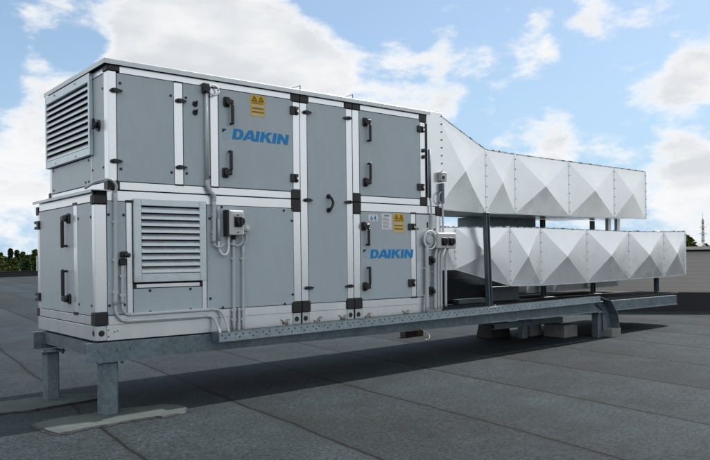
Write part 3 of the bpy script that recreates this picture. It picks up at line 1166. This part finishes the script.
# black corner blocks
PB = -.012
blocks = [
    (.134, .244, PB, .02, 2.505, 2.562), (2.170, 2.283, PB, .02, 2.478, 2.574), (2.291, 2.407, PB, .02, 2.478, 2.574),
    (2.918, 3.034, PB, .02, 2.490, 2.574), (3.042, 3.158, PB, .02, 2.490, 2.574), (4.132, 4.255, PB, .02, 2.462, 2.572),
    (2.162, 2.282, PB, .02, 1.404, 1.504), (2.162, 2.282, PB, .02, 1.266, 1.398), (3.036, 3.154, PB, .02, 1.404, 1.504), (3.036, 3.154, PB, .02, 1.266, 1.398),
    (4.135, 4.262, PB, .02, 1.404, 1.505),
    (2.158, 2.283, PB - .006, .02, .148, .268), (2.291, 2.402, PB - .006, .02, .148, .268), (2.922, 3.034, PB - .006, .02, .148, .268), (3.042, 3.157, PB - .006, .02, .148, .268),
    (4.415, 4.53, PB, .06, 1.280, 1.385),
]
for q in blocks:
    part('corner_block', [q], M['black'], bev=.006)
b = MB()
for x in (2.2755, 3.0305):
    b.box(x + .008, x + .016 - .001, -.009, .0, .02, .145)
b.build('joint_gasket', M['black'], ahu)
for x0, x1, y0, y1, z0, z1 in ((.122, .134 + .002, -.010, .105, 2.505, 2.562), (.130, .236, PB, .02, 1.402, 1.486)):
    part('corner_block', [(x0, x1, y0, y1, z0, z1)], M['black'], bev=.005)
part('corner_block', [(-.010, .112, PB, .02, 1.266, 1.347)], M['black'], bev=.006)
part('corner_block', [(-.012, -.0, .021, .085, 1.266, 1.347)], M['black'], bev=.004)
part('corner_block', [(-.010, .112, PB - .002, .02, .150, .268)], M['black'], bev=.006)
part('corner_block', [(-.012, -.0, .021, .098, .150, .268)], M['black'], bev=.004)
part('corner_block', [(.124, .134, .0, .10, 1.402, 1.486)], M['black'], bev=.004)
for z0, z1 in ((1.25, 1.34), (.15, .24)):
    part('corner_block', [(-.012, .02, 1.715, 1.79, z0, z1)], M['black'], bev=.005)
part('corner_block', [(.125, .15, 1.72, 1.785, 1.41, 1.50)], M['black'], bev=.005)
# black post feet of the intermediate posts
for x0, x1, z0, z1 in ((.790, .882, 2.491, 2.4958), (.79, .882, 1.4785, 1.4845), (1.182, 1.272, 2.491, 2.4958), (1.18, 1.274, 1.4785, 1.4845)):
    part('post_end', [(x0, x1, -.008, .02, z0 - .006, z1 + .004)], M['black'], bev=.001)
for x0, x1, z0, z1 in ((.285, .36, 1.286, 1.312), (.285, .36, .228, .248), (1.06, 1.13, .228, .248), (1.07, 1.13, 1.286, 1.306), (3.965, 4.06, 1.286, 1.308), (3.965, 4.06, .228, .25)):
    part('post_end', [(x0, x1, -.008, .02, z0, z1)], M['black'], bev=.002)
part('post_end', [(-.009, .02, .475, .587, 1.282, 1.31)], M['black'], bev=.002)
part('post_end', [(-.009, .02, .475, .587, .222, .252)], M['black'], bev=.002)


def screws(pts, parent, name='panel_screws', axis='y', r=.013):
    b = MB()
    for a, z, base in pts:
        if axis == 'y':
            b.cyl((a, base, z), (a, base - .006, z), r, 10)
        else:
            b.cyl((base, a, z), (base - .006, a, z), r, 10)
    return b.build(name, M['black'], parent)


PF = -.0032
def fpanel(x0, x1, z0, z1, sc=(), name='side_panel', yb=PF):
    o = part(name, [(x0, x1, yb, .020, z0, z1)], M['panel'], bev=.003)
    if sc:
        screws([(a, z, yb) for a, z in sc], o)
    return o


g = .006
fpanel(.212 + g, .790 - g, 1.478 + g, 2.496 - g, [(.248, 2.40), (.248, 1.60), (.755, 2.35), (.755, 1.60)])
pB = fpanel(.882 + g, 1.182 - g, 1.478 + g, 2.496 - g, [(.915, 2.35), (.915, 1.60), (1.165, 2.40), (1.165, 1.58)])
pC = fpanel(2.382 + g, 2.946 - g, .236 + g, 2.496 - g)
fpanel(.106 + g, .296 - g, .236 + g, 1.300 - g, [(.125, 1.17), (.125, .33), (.268, 1.17), (.268, .33)])
fpanel(.352 + g, 1.075 - g, .236 + g, .475, [(.52, .455), (.94, .455), (.52, .252), (.94, .252)])
fpanel(1.124 + g, 2.190 - g, .236 + g, 1.300 - g, [(1.16, 1.16), (1.16, .35), (1.30, 1.28), (2.06, 1.27), (2.165, 1.16), (2.165, .35), (1.30, .252), (2.06, .252)])
part('side_panel', [(4.056, 4.405, -.010, .020, .243, 1.285)], M['lid'], bev=.003)
part('side_panel', [(4.405, 4.428, .0, .020, .010, 1.285)], M['panel'], bev=.001)
part('side_panel', [(4.236, 4.284, .004, .020, 1.51, 2.46)], M['black'], bev=.002)
b = MB()
for z0, z1 in ((1.12, 1.19), (1.02, 1.08)):
    b.box(4.24, 4.262, -.0135, -.0105, z0, z1, .001)
b.cyl((4.075, -.010, 1.10), (4.075, -.016, 1.10), .013, 8)
b.cyl((4.385, -.010, 1.10), (4.385, -.016, 1.10), .013, 8)
b.build('slot_screws', M['black'], ahu)

# trim bar below the front louvre
part('trim_bar', [(.385, 1.045, -.006, .02, .483, .520)], M['alu'])
part('post_end', [(.352, .383, -.008, .02, .478, .522)], M['black'], bev=.002)
part('post_end', [(1.048, 1.075, -.008, .02, .478, .522)], M['black'], bev=.002)


# doors -----------------------------------------------------------------
def handle(parent, x, z, up, y=0.0, s=1.0):
    """boss with a lever; lever hangs down (up=-1) or stands up (up=1)"""
    b = MB()
    b.box(x - .045 * s, x + .028 * s, y - .020, y, z - .052, z + .050, .012)
    b.cyl((x, y - .020, z), (x, y - .055, z), .036, 16)
    b.box(x + .022, x + .058, y - .062, y - .030, z + up * .02, z + up * .235, .012)
    b.box(x - .01, x + .05, y - .060, y - .034, z - .028, z + .028, .008)
    b.cyl((x + .04, y - .031, z + up * .22), (x + .04, y, z + up * .22), .012, 8)
    o = b.build('handle', M['black'], parent)
    return o


def hinge(parent, x0, x1, z0, z1, y=0.0):
    b = MB()
    b.box(x0, x0 + (x1 - x0) * .66, y - .022, y, z0, z1, .005)
    h = (z1 - z0)
    b.box(x0 + (x1 - x0) * .665, x1, y - .022, y, z1 - h * .36, z1, .005)
    b.box(x0 + (x1 - x0) * .665, x1, y - .022, y, z0, z0 + h * .36, .005)
    b.cyl((x0 + (x1 - x0) * .66, y - .024, z0 + .004), (x0 + (x1 - x0) * .66, y - .024, z1 - .004), .011, 8)
    return b.build('hinge', M['black'], parent)


LET = {
    'D': ([[(0, 0), (.48, 0), (.68, .06), (.82, .2), (.88, .4), (.88, .6), (.82, .8), (.68, .94), (.48, 1), (0, 1)], [(.30, .22), (.30, .78), (.44, .78), (.54, .72), (.58, .58), (.58, .42), (.54, .28), (.44, .22)]], .84),
    'A': ([[(0, 0), (.42, 1), (.78, 1), (1.12, 0), (.80, 0), (.745, .18), (.39, .18), (.315, 0)], [(.47, .38), (.68, .38), (.59, .76)]], 1.10),
    'I': ([[(0, 0), (.30, 0), (.30, 1), (0, 1)]], .42),
    'K': ([[(0, 0), (.30, 0), (.30, .38), (.40, .48), (.68, 0), (1.04, 0), (.62, .64), (.98, 1), (.60, 1), (.30, .66), (.30, 1), (0, 1)]], 1.08),
    'N': ([[(0, 0), (.29, 0), (.29, .58), (.68, 0), (.98, 0), (.98, 1), (.69, 1), (.69, .42), (.30, 1), (0, 1)]], 1.0),
}


def lettering(word, parent, x0, z0, width, height, y, m_, slant=.18):
    cu = bpy.data.curves.new('lettering', 'CURVE')
    cu.dimensions = '2D'
    cu.fill_mode = 'BOTH'
    cu.extrude = .0008
    tot = sum(LET[c][1] for c in word)
    sx = (width - slant * height) / tot
    px = 0
    for c in word:
        outl, adv = LET[c]
        for loop in outl:
            sp = cu.splines.new('POLY')
            sp.points.add(len(loop) - 1)
            for p, (u, w) in zip(sp.points, loop):
                p.co = ((px + u) * sx + w * height * slant, w * height, 0, 1)
            sp.use_cyclic_u = True
        px += adv
    tmp = bpy.data.objects.new('tmp_lettering', cu)
    return curve_to_part(tmp, 'lettering', parent, x0, z0, y, m_)


def curve_to_part(tmp, name, parent, x0, z0, y, m_, scale=1.0):
    COL.objects.link(tmp)
    bpy.context.view_layer.update()
    dg = bpy.context.evaluated_depsgraph_get()
    me = bpy.data.meshes.new_from_object(tmp.evaluated_get(dg))
    bpy.data.objects.remove(tmp)
    me.transform(Matrix.Translation((x0, y, z0)) @ Matrix.Rotation(R(90), 4, 'X') @ Matrix.Scale(scale, 4))
    me.materials.clear()
    me.materials.append(m_)
    o = bpy.data.objects.new(name, me)
    COL.objects.link(o)
    o.parent = parent
    w = Vector()
    p = parent
    while p is not None:
        w += p.matrix_basis.translation
        p = p.parent
    o.location = -w
    return o


def emblem(parent, x0, z1, s, y):
    b = MB()
    b.prism([(0, 0), (0, -.62 * s), (.80 * s, 0)], (x0, y, z1), X, Z, -Y, .002)
    b.build('emblem', M['navy'], parent)
    b = MB()
    b.prism([(.10 * s, -.66 * s), (.88 * s, -.04 * s), (1.55 * s, -.04 * s), (1.25 * s, -1.55 * s), (-.0 * s, -1.55 * s)], (x0, y, z1), X, Z, -Y, .0012)
    b.build('emblem', M['pale'], parent)


def sticker(parent, x0, x1, z0, z1, y):
    b = MB()
    h = z1 - z0
    w = x1 - x0
    b.box(x0, x1, y - .002, y, z0, z1, 0, 0)
    for a, c in ((.09, .40), (.56, .64), (.72, .86)):
        pass
    b.box(x0 + .01, x1 - .01, y - .0026, y - .0021, z0 + h * .44, z0 + h * .56, 0, 1)
    b.box(x0 + .01, x1 - .01, y - .0026, y - .0021, z0 + h * .02, z0 + h * .15, 0, 1)
    b.box(x0 + .01, x1 - .01, y - .0026, y - .0021, z0 + h * .27, z0 + h * .33, 0, 1)
    for cx in (.27, .73):
        # triangle outline with a mark in it
        s = w * .20
        c = Vector((x0 + w * cx, y - .0024, z0 + h * .72))
        P = [(-s, 0), (s, 0), (0, 1.7 * s)]
        Q = [(-s * .58, s * .26), (s * .58, s * .26), (0, s * 1.22)]
        for i in range(3):
            j = (i + 1) % 3
            b.prism([P[i], P[j], Q[j], Q[i]], c, X, Z, -Y, .001, 2)
        b.prism([(-.12 * s, .4 * s), (.12 * s, .4 * s), (.05 * s, .95 * s), (-.05 * s, .95 * s)], c, X, Z, -Y, .001, 2)
    rnd = random.Random(int(x0 * 100))
    for zz in (.66, .61, .39, .36, .22, .185):
        xx = x0 + w * .10
        while xx < x1 - w * .14:
            l_ = w * rnd.uniform(.06, .16)
            b.box(xx, min(xx + l_, x1 - w * .08), y - .0034, y - .0027, z0 + h * zz, z0 + h * (zz + .022), 0, 2)
            xx += l_ + w * .03
    return b.build('warning_sticker', [M['yellow'], M['cream'], M['ink']], parent)


DY = -.004


def door(x0, x1, z0, z1):
    return part('door', [(x0, x1, DY, .020, z0, z1)], M['panel'], bev=.004)


d1 = door(1.280, 2.190, 1.485, 2.489)
handle(d1, 1.375, 2.365, -1, DY)
handle(d1, 1.352, 1.635, 1, DY)
hinge(d1, 2.155, 2.262, 2.330, 2.420, DY)
hinge(d1, 2.150, 2.250, 1.585, 1.675, DY)
lettering('DAIKIN', d1, 1.431, 1.990, .712, .110, DY - .002, M['blue'])
emblem(d1, 1.317, 2.087, .068, DY)
sticker(d1, 1.655, 1.835, 2.255, 2.478, DY)
d2 = door(3.145, 4.144, 1.485, 2.489)
handle(d2, 3.235, 2.360, -1, DY)
handle(d2, 3.232, 1.645, 1, DY)
hinge(d2, 4.09, 4.21, 2.330, 2.410, DY)
hinge(d2, 4.08, 4.20, 1.590, 1.675, DY)
d3 = door(3.145, 3.966, .243, 1.293)
handle(d3, 3.195, 1.120, -1, DY)
handle(d3, 3.205, .405, 1, DY)
hinge(d3, 3.915, 4.03, 1.085, 1.165, DY)
hinge(d3, 3.905, 4.02, .375, .470, DY)
lettering('DAIKIN', d3, 3.287, .736, .72, .107, DY - .002, M['blue'])
emblem(d3, 3.183, .843, .066, DY)
sticker(d3, 3.672, 3.850, 1.045, 1.282, DY)
b = MB()
b.box(3.480, 3.640, DY - .002, DY, 1.085, 1.275)
b.box(3.52, 3.60, DY - .003, DY - .0021, 1.245, 1.262, 0, 1)
for k in range(8):
    b.box(3.495, 3.495 + .13 * (0.6 + .4 * ((k * 37) % 10) / 10), DY - .003, DY - .0021, 1.222 - k * .017, 1.227 - k * .017, 0, 1)
b.build('data_sheet', [M['white'], M['greyink']], d3)
b = MB()
pl = []
for k in range(24):
    a = 2 * math.pi * k / 24
    pl.append((.078 * math.copysign(abs(math.cos(a)) ** .5, math.cos(a)), .043 * math.copysign(abs(math.sin(a)) ** .5, math.sin(a))))
b.prism(pl, (3.345, DY, 1.222), X, Z, -Y, .002)
pl64 = b.build('number_plate', M['white'], d3)
fc = bpy.data.curves.new('digits', 'FONT')
fc.body = '64'
fc.align_x = 'CENTER'
fc.size = 1.0
fc.offset = .012
fc.extrude = .006
fc.space_character = 1.25
to = bpy.data.objects.new('tmp_digits', fc)
# third level below the door is kept: the digits belong to the door itself
curve_to_part(to, 'digits', d3, 3.345, 1.192, DY - .003, M['blue'], .085)

# centre grip on the tall middle panel, its latches
b = MB()
b.tube(bez([(2.672, PF, 1.448), (2.672, -.045, 1.440), (2.700, -.058, 1.375), (2.672, -.045, 1.300), (2.672, PF, 1.292)], 6), .015, 10)
b.cyl((2.672, PF, 1.448), (2.672, PF - .016, 1.448), .028, 12)
b.cyl((2.672, PF, 1.292), (2.672, PF - .016, 1.292), .028, 12)
b.build('grip', M['black'], pC)


def latch(x, z, face='front', yy=-.003, flip=1):
    b = MB()
    n = 12
    pl = []
    for k in range(n):
        a = 2 * math.pi * k / n
        u, w = math.cos(a), math.sin(a)
        pl.append((flip * (.058 * u + .010), .019 * w * (1.0 - .45 * u)))
    if flip < 0:
        pl.reverse()
    b.prism(pl, (x, yy, z), X, Z, -Y, .026)
    b.cyl((x - .02 * flip, yy, z), (x - .02 * flip, yy - .040, z), .013, 10)
    b.build('latch', M['black'], ahu)


for x, z in ((.200, 2.325), (.195, 1.668), (.850, 2.310), (.848, 1.655)):
    latch(x, z)
for z in (2.375, 1.395, .415):
    latch(2.375, z)
    latch(2.965, z, flip=-1)
for zz in (2.300, 2.215):
    b = MB()
    b.cyl((.985 + .03, PF, zz), (.985 + .03, PF - .022, zz), .030, 12, r1=.020)
    b.cyl((1.015, PF - .022, zz), (1.015, PF - .05, zz + .02), .010, 8)
    b.build('cable_gland', M['black'], pB)


# louvres ----------------------------------------------------------------
def front_louvre():
    b = MB()
    x0, x1, z0, z1 = .356, 1.106, .536, 1.326
    w, y0, y1 = .072, -.040, -.004
    b.box(x0, x0 + w, y0, y1, z0, z1, .004)
    b.box(x1 - w, x1, y0, y1, z0, z1, .004)
    b.box(x0 + w, x1 - w, y0 + .003, y1, z1 - .062, z1 - .001, .003)
    b.box(x0 + w, x1 - w, y0 + .003, y1, z0 + .001, z0 + .082, .003)
    for sx in (x0 + .035, x1 - .035):
        for sz in (z0 + .04, z1 - .035):
            b.cyl((sx, y0, sz), (sx, y0 - .006, sz), .010, 8)
            b.box(sx - .03, sx + .03, y0 - .003, y0 - .0002, sz - .03, sz + .03, .001)
    lo = b.build('louvre', M['louvre'], ahu)
    b = MB()
    b.box(x0 + w, x1 - w, -.006, -.0025, z0 + .08, z1 - .06)
    b.build('louvre_backing', M['dark'], lo)
    b = MB()
    n = 10
    h0, h1 = z0 + .086, z1 - .066
    p = (h1 - h0) / n
    for k in range(n):
        zz = h0 + p * k
        # blade: front lip low and outside, sloping up and inwards
        a = [(-.040, zz + .002), (-.0385, zz + p * .40), (-.012, zz + p * .86), (-.009, zz + p * .84), (-.0355, zz + p * .38), (-.037, zz + .002)]
        b.prism(a, (x0 + w + .001, 0, 0), Y, Z, X, x1 - x0 - 2 * w - .002)
    b.build('slats', M['louvre'], lo)


front_louvre()


def left_louvre():
    b = MB()
    X0 = .134
    y0, y1, z0, z1 = .385, 1.775, 1.765, 2.556
    w = .036
    xa, xb = X0 - .040, X0
    b.box(xa, xb, y0, y0 + w, z0, z1 - .0, .004)
    b.box(xa, xb, y1 - w, y1, z0, z1, .004)
    b.box(xa + .003, xb, y0 + w, y1 - w, z1 - .085, z1 - .001, .003)
    b.box(xa + .003, xb, y0 + w, y1 - w, z0 + .001, z0 + .075, .003)
    for yy in (.8, 1.45):
        b.cyl((xa + .003, yy, z1 - .03), (xa - .004, yy, z1 - .03), .010, 8)
    for yy in (.8, 1.45):
        b.cyl((xa + .003, yy, z0 + .03), (xa - .004, yy, z0 + .03), .010, 8)
    lo = b.build('louvre', M['louvre'], ahu)
    b = MB(); b.box(X0 - .006, X0 - .002, y0 + w, y1 - w, z0 + .07, z1 - .08); b.build('louvre_backing', M['dark'], lo)
    b = MB()
    n = 10
    h0, h1 = z0 + .078, z1 - .088
    p = (h1 - h0) / n
    for k in range(n):
        zz = h0 + p * k
        xo, xi = xa + .004, X0 - .010
        a = [(xo, zz), (xo + .002, zz + p * .34), (xi, zz + p * .80), (xi + .003, zz + p * .77), (xo + .006, zz + p * .30), (xo + .004, zz)]
        b.prism(a, (0, y0 + w + .001, 0), X, Z, Y, y1 - y0 - 2 * w - .002)
    b.build('slats', M['louvre'], lo)


left_louvre()
# left face panels (x constant)
o = part('end_panel', [(.136, .156, .110, .448, 1.486, 2.495)], M['panel'])
screws([(.135, 2.36, .136), (.42, 2.36, .136), (.135, 1.62, .136), (.42, 2.28, .136), (.42, 1.62, .136)], o, axis='x', r=.012)
b = MB()
b.cyl((.136, .25, 2.03), (.120, .25, 2.03), .055, 18)
b.cyl((.120, .25, 2.03), (.085, .25, 2.03), .03, 12)
b.box(.07, .10, .232, .268, 1.99, 2.09, .006)
b.build('turn_handle', M['black'], o)
o = part('end_panel', [(.136, .156, .468, 1.695, 1.486, 1.758)], M['panel'])
screws([(.53, 1.73, .136), (1.63, 1.73, .136), (.53, 1.52, .136), (1.63, 1.52, .136), (.62, 1.52, .136)], o, axis='x', r=.012)
o = part('end_panel', [(.0, .018, .076, .476, .238, 1.282)], M['panel'])
screws([(.10, 1.15, .0), (.44, 1.15, .0), (.10, .33, .0), (.44, .33, .0)], o, axis='x', r=.012)
ld = part('door', [(-.004, .018, .586, 1.684, .238, 1.282)], M['panel'], bev=.004)


def side_handle(y, z, up):
    b = MB()
    b.box(-.026, -.004, y - .045, y + .04, z - .05, z + .05, .012)
    b.cyl((-.026, y, z), (-.060, y, z), .034, 14)
    b.box(-.068, -.036, y + .045, y + .085, z + up * .02, z + up * .29, .012)
    b.box(-.066, -.040, y - .01, y + .085, z - .026, z + .026, .008)
    b.cyl((-.037, y + .065, z + up * .27), (-.004, y + .065, z + up * .27), .012, 8)
    b.build('handle', M['black'], ld)


side_handle(.70, 1.165, -1)
side_handle(.70, .375, 1)
for z in (1.14, .36):
    b = MB()
    b.box(-.028, -.004, 1.655, 1.722, z - .045, z + .045, .005)
    b.box(-.028, -.003, 1.724, 1.80, z - .045, z - .014, .004)
    b.box(-.028, -.003, 1.724, 1.80, z + .014, z + .045, .004)
    b.build('hinge', M['black'], ld)
part('reflector', [(-.012, -.004, 1.765, 1.79, .64, .80)], M['white'], bev=.002)
# back and right faces (seen only from elsewhere)
part('back_panel', [(.02, 4.50, W1 - .018, W1, .01, 1.39)], M['panel'])
part('back_panel', [(.14, 4.27, W1 - .018, W1 + .001, 1.392, 2.555)], M['panel'])
part('end_panel', [(4.506, 4.514, .05, W1 - .02, .01, 1.385)], M['panel'])


# conduits, switches -----------------------------------------------------
def conduit(path, r=.016, n=6, name='conduit', m_=None, smooth=True):
    b = MB()
    b.tube(bez(path, n) if smooth else path, r, 10)
    return b.build(name, m_ or M['pipe'], ahu)


def clips(pts, parent):
    b = MB()
    for x, z in pts:
        b.box(x - .026, x + .026, -.036, -.004, z - .012, z + .012, .004)
    b.build('pipe_clips', M['box'], parent)


c = conduit([(.185, -.024, 1.37), (.182, -.024, 1.0), (.178, -.024, .6), (.172, -.024, .335)], .020)
clips([(.182, 1.10), (.178, .75), (.174, .45)], c)
conduit([(.185, -.026, 1.37), (.183, -.05, 1.44), (.12, -.06, 1.49), (.02, -.02, 1.47), (-.03, .15, 1.42)], .013, 8, 'cable', M['pipe'])
conduit([(.172, -.026, .345), (.178, -.03, .26), (.225, -.032, .195), (.27, -.026, .178)], .013, 8, 'cable', M['pipe'])
c = conduit([(.270, -.024, .178), (.6, -.024, .178), (1.105, -.024, .178)], .019)
clips([(.42, .178), (1.03, .178)], c)
c = conduit([(.243, -.024, .70), (.240, -.024, .5), (.238, -.024, .345)], .016)
clips([(.241, .60), (.240, .42)], c)
conduit([(.238, -.024, .355), (.243, -.03, .29), (.275, -.03, .245), (.32, -.026, .236)], .012, 8, 'cable', M['pipe'])
c = conduit([(.31, -.024, .236), (.7, -.024, .238), (1.16, -.024, .240)], .018)
clips([(.46, .237), (1.02, .239)], c)
conduit([(1.16, -.026, .240), (1.24, -.035, .225), (1.29, -.06, .15), (1.305, -.12, .0)], .014, 8, 'cable', M['pipe'])
conduit([(1.10, -.026, .178), (1.16, -.035, .165), (1.195, -.06, .10), (1.205, -.12, .0)], .014, 8, 'cable', M['pipe'])
b = MB()
b.box(.215, .275, -.05, PF, .70, .765, .008)
b.box(.225, .29, -.06, PF - .002, .775, .83, .010)
b.cyl((.25, -.05, .80), (.29, -.09, .79), .022, 10)
b.build('cable_connector', M['black'], ahu)
# tall trunking by the upper door
c = conduit([(1.130, -.026, 2.43), (1.127, -.026, 1.53)], .020, name='trunking', smooth=False)
b = MB()
b.box(1.085, 1.16, -.05, -.002, 2.415, 2.52, .010)
b.cyl((1.12, -.05, 2.46), (1.12, -.07, 2.46), .035, 14)
b.build('cable_gland', M['black'], ahu)
ring = [(1.205 + .055 * math.cos(a), -.045, 2.455 + .05 * math.sin(a)) for a in [k * math.pi / 8 for k in range(17)]]
conduit(ring, .009, 1, 'cable_loop', M['white'], False)
conduit([(1.126, -.030, 1.54), (1.128, -.034, 1.49), (1.160, -.040, 1.425), (1.198, -.036, 1.385), (1.200, -.030, 1.33)], .022, 6)
c = conduit([(1.200, -.030, 1.34), (1.197, -.030, 1.10), (1.192, -.030, .915)], .022)
clips([(1.198, 1.20), (1.195, 1.02)], c)
c = conduit([(1.252, -.026, 1.16), (1.250, -.026, .93)], .015, smooth=False)
conduit([(1.262, -.03, 1.27), (1.235, -.045, 1.25), (1.25, -.04, 1.20), (1.252, -.028, 1.15)], .011, 8, 'cable', M['pipe'])
conduit([(1.192, -.030, .93), (1.20, -.04, .885), (1.255, -.04, .868), (1.30, -.035, .90)], .011, 8, 'cable', M['pipe'])
conduit([(1.250, -.026, .935), (1.252, -.03, .86), (1.285, -.04, .795), (1.335, -.04, .80), (1.36, -.034, .86), (1.362, -.03, .93), (1.37, -.03, .985)], .012, 8, 'cable_loop', M['white'])
# switch box with a black rotary knob
b = MB()
b.box(1.335, 1.505, -.105, -.004, .990, 1.245, .010)
sw = b.build('isolator_switch', M['box'], ahu)
b = MB()
b.box(1.315, 1.3345, -.095, -.002, .98, 1.25, .004)
b.build('switch_side', M['black'], sw)
b = MB()
b.box(1.385, 1.475, -.115, -.1055, 1.075, 1.185, .006)
b.cyl((1.445, -.115, 1.13), (1.445, -.15, 1.13), .045, 16)
b.box(1.436, 1.454, -.165, -.150, 1.085, 1.175, .004)
b.build('knob', M['black'], sw)
b = MB()
b.box(1.365, 1.495, -.108, -.1055, 1.205, 1.235, .001)
b.cyl((1.43, -.105, 1.195), (1.43, -.109, 1.195), .008, 8, mi=1)
b.cyl((1.43, -.105, 1.02), (1.43, -.109, 1.02), .008, 8, mi=1)
b.build('switch_label', [M['white'], M['black']], sw)
b = MB()
b.cyl((1.562, -.004, 1.065), (1.562, -.05, 1.065), .058, 20)
b.cyl((1.562, -.05, 1.065), (1.562, -.075, 1.065), .042, 20, r1=.030)
lamp = b.build('pressure_switch', M['pipe'], ahu)
b = MB(); b.cyl((1.562, -.075, 1.065), (1.562, -.085, 1.065), .016, 12); b.build('button', M['white'], lamp)
for x, z1 in ((1.422, .960), (1.532, .880)):
    c = conduit([(x, -.028, z1), (x - .004, -.028, .5), (x - .010, -.032, -.01)], .017)
    clips([(x - .003, .75), (x - .005, .22), (x - .008, .12)], c)
c = conduit([(1.478, -.028, .24), (1.475, -.030, .10), (1.470, -.034, -.01)], .014)
b = MB()
b.cyl((1.422, -.03, .95), (1.422, -.03, .995), .024, 10)
b.build('cable_gland', M['black'], ahu)
conduit([(1.562, -.03, 1.01), (1.570, -.04, .955), (1.55, -.035, .90), (1.532, -.03, .865)], .012, 8, 'cable', M['pipe'])
conduit([(1.51, -.04, .99), (1.52, -.045, .93), (1.46, -.05, .885), (1.38, -.045, .90)], .010, 8, 'cable', M['pipe'])

# right end services
c = conduit([(4.200, -.045, .87), (4.196, -.045, .5), (4.187, -.050, .05)], .026)
clips([(4.197, .60), (4.192, .25)], c)
b = MB()
b.cyl((4.235, -.010, .955), (4.235, -.05, .955), .085, 22)
b.cyl((4.235, -.05, .955), (4.235, -.072, .955), .055, 18, r1=.035)
pr = b.build('pressure_switch', M['pipe'], ahu)
ring = [(4.250 + .105 * math.cos(a), -.06, .960 + .115 * math.sin(a)) for a in [k * math.pi / 10 for k in range(21)]]
conduit(ring, .010, 1, 'cable_loop', M['white'], False)
b = MB()
b.box(4.345, 4.680, -.110, -.004, .850, 1.055, .012)
sw2 = b.build('isolator_switch', M['box'], ahu)
for xx in (4.450, 4.575):
    b = MB()
    b.box(xx - .050, xx + .050, -.120, -.1105, .89, .995, .006)
    b.cyl((xx + .01, -.120, .943), (xx + .01, -.15, .943), .045, 16)
    b.box(xx + .002, xx + .018, -.163, -.150, .903, .983, .004)
    b.build('knob', M['black'], sw2)
for k, (x, r, zb) in enumerate(((4.345, .020, .06), (4.400, .017, .07), (4.455, .017, .07), (4.540, .018, .10))):
    c = conduit([(x + .04, -.055, .86), (x + .02, -.05, .80), (x, -.05, .70), (x - .006, -.05, .4), (x - .010, -.052, zb)], r)
    clips([(x - .004, .55), (x - .006, .30)], c) if k % 2 == 0 else None
for z in (.70, .31):
    b = MB()
    b.box(4.265, 4.325, -.04, -.011, z - .055, z + .055, .008)
    b.cyl((4.30, -.04, z), (4.33, -.065, z), .03, 10)
    b.build('hose_coupling', M['black'], ahu)
c = conduit([(4.525, -.02, 1.69), (4.522, -.02, 1.40), (4.516, -.030, 1.06)], .014)
b = MB(); b.box(4.505, 4.545, -.040, .018, 1.44, 1.70, .006); b.build('trunking', M['galv'], ahu)
conduit([(4.53, -.02, 1.60), (4.46, -.03, 1.56), (4.445, -.03, 1.48), (4.50, -.03, 1.43)], .008, 8, 'cable', M['pipe'])
b = MB()
b.box(4.475, 4.575, -.055, .018, 1.725, 1.845, .006)
tb = b.build('thermostat_box', M['box'], ahu)
b = MB()
b.box(4.485, 4.53, -.060, -.0555, 1.75, 1.80, .002)
b.build('dial', M['black'], tb)
c = conduit([(4.292, -.02, 2.12), (4.292, -.02, 1.5)], .020, name='trunking', m_=M['galv'], smooth=False)
c = conduit([(4.292, -.022, 1.5), (4.30, -.03, 1.42), (4.31, -.03, 1.2), (4.30, -.035, 1.07)], .012, 6)
b = MB()
for z in (2.10, 2.02):
    b.cyl((4.195, -.003, z), (4.195, -.03, z), .024, 10)
b.build('cable_gland', M['black'], ahu)
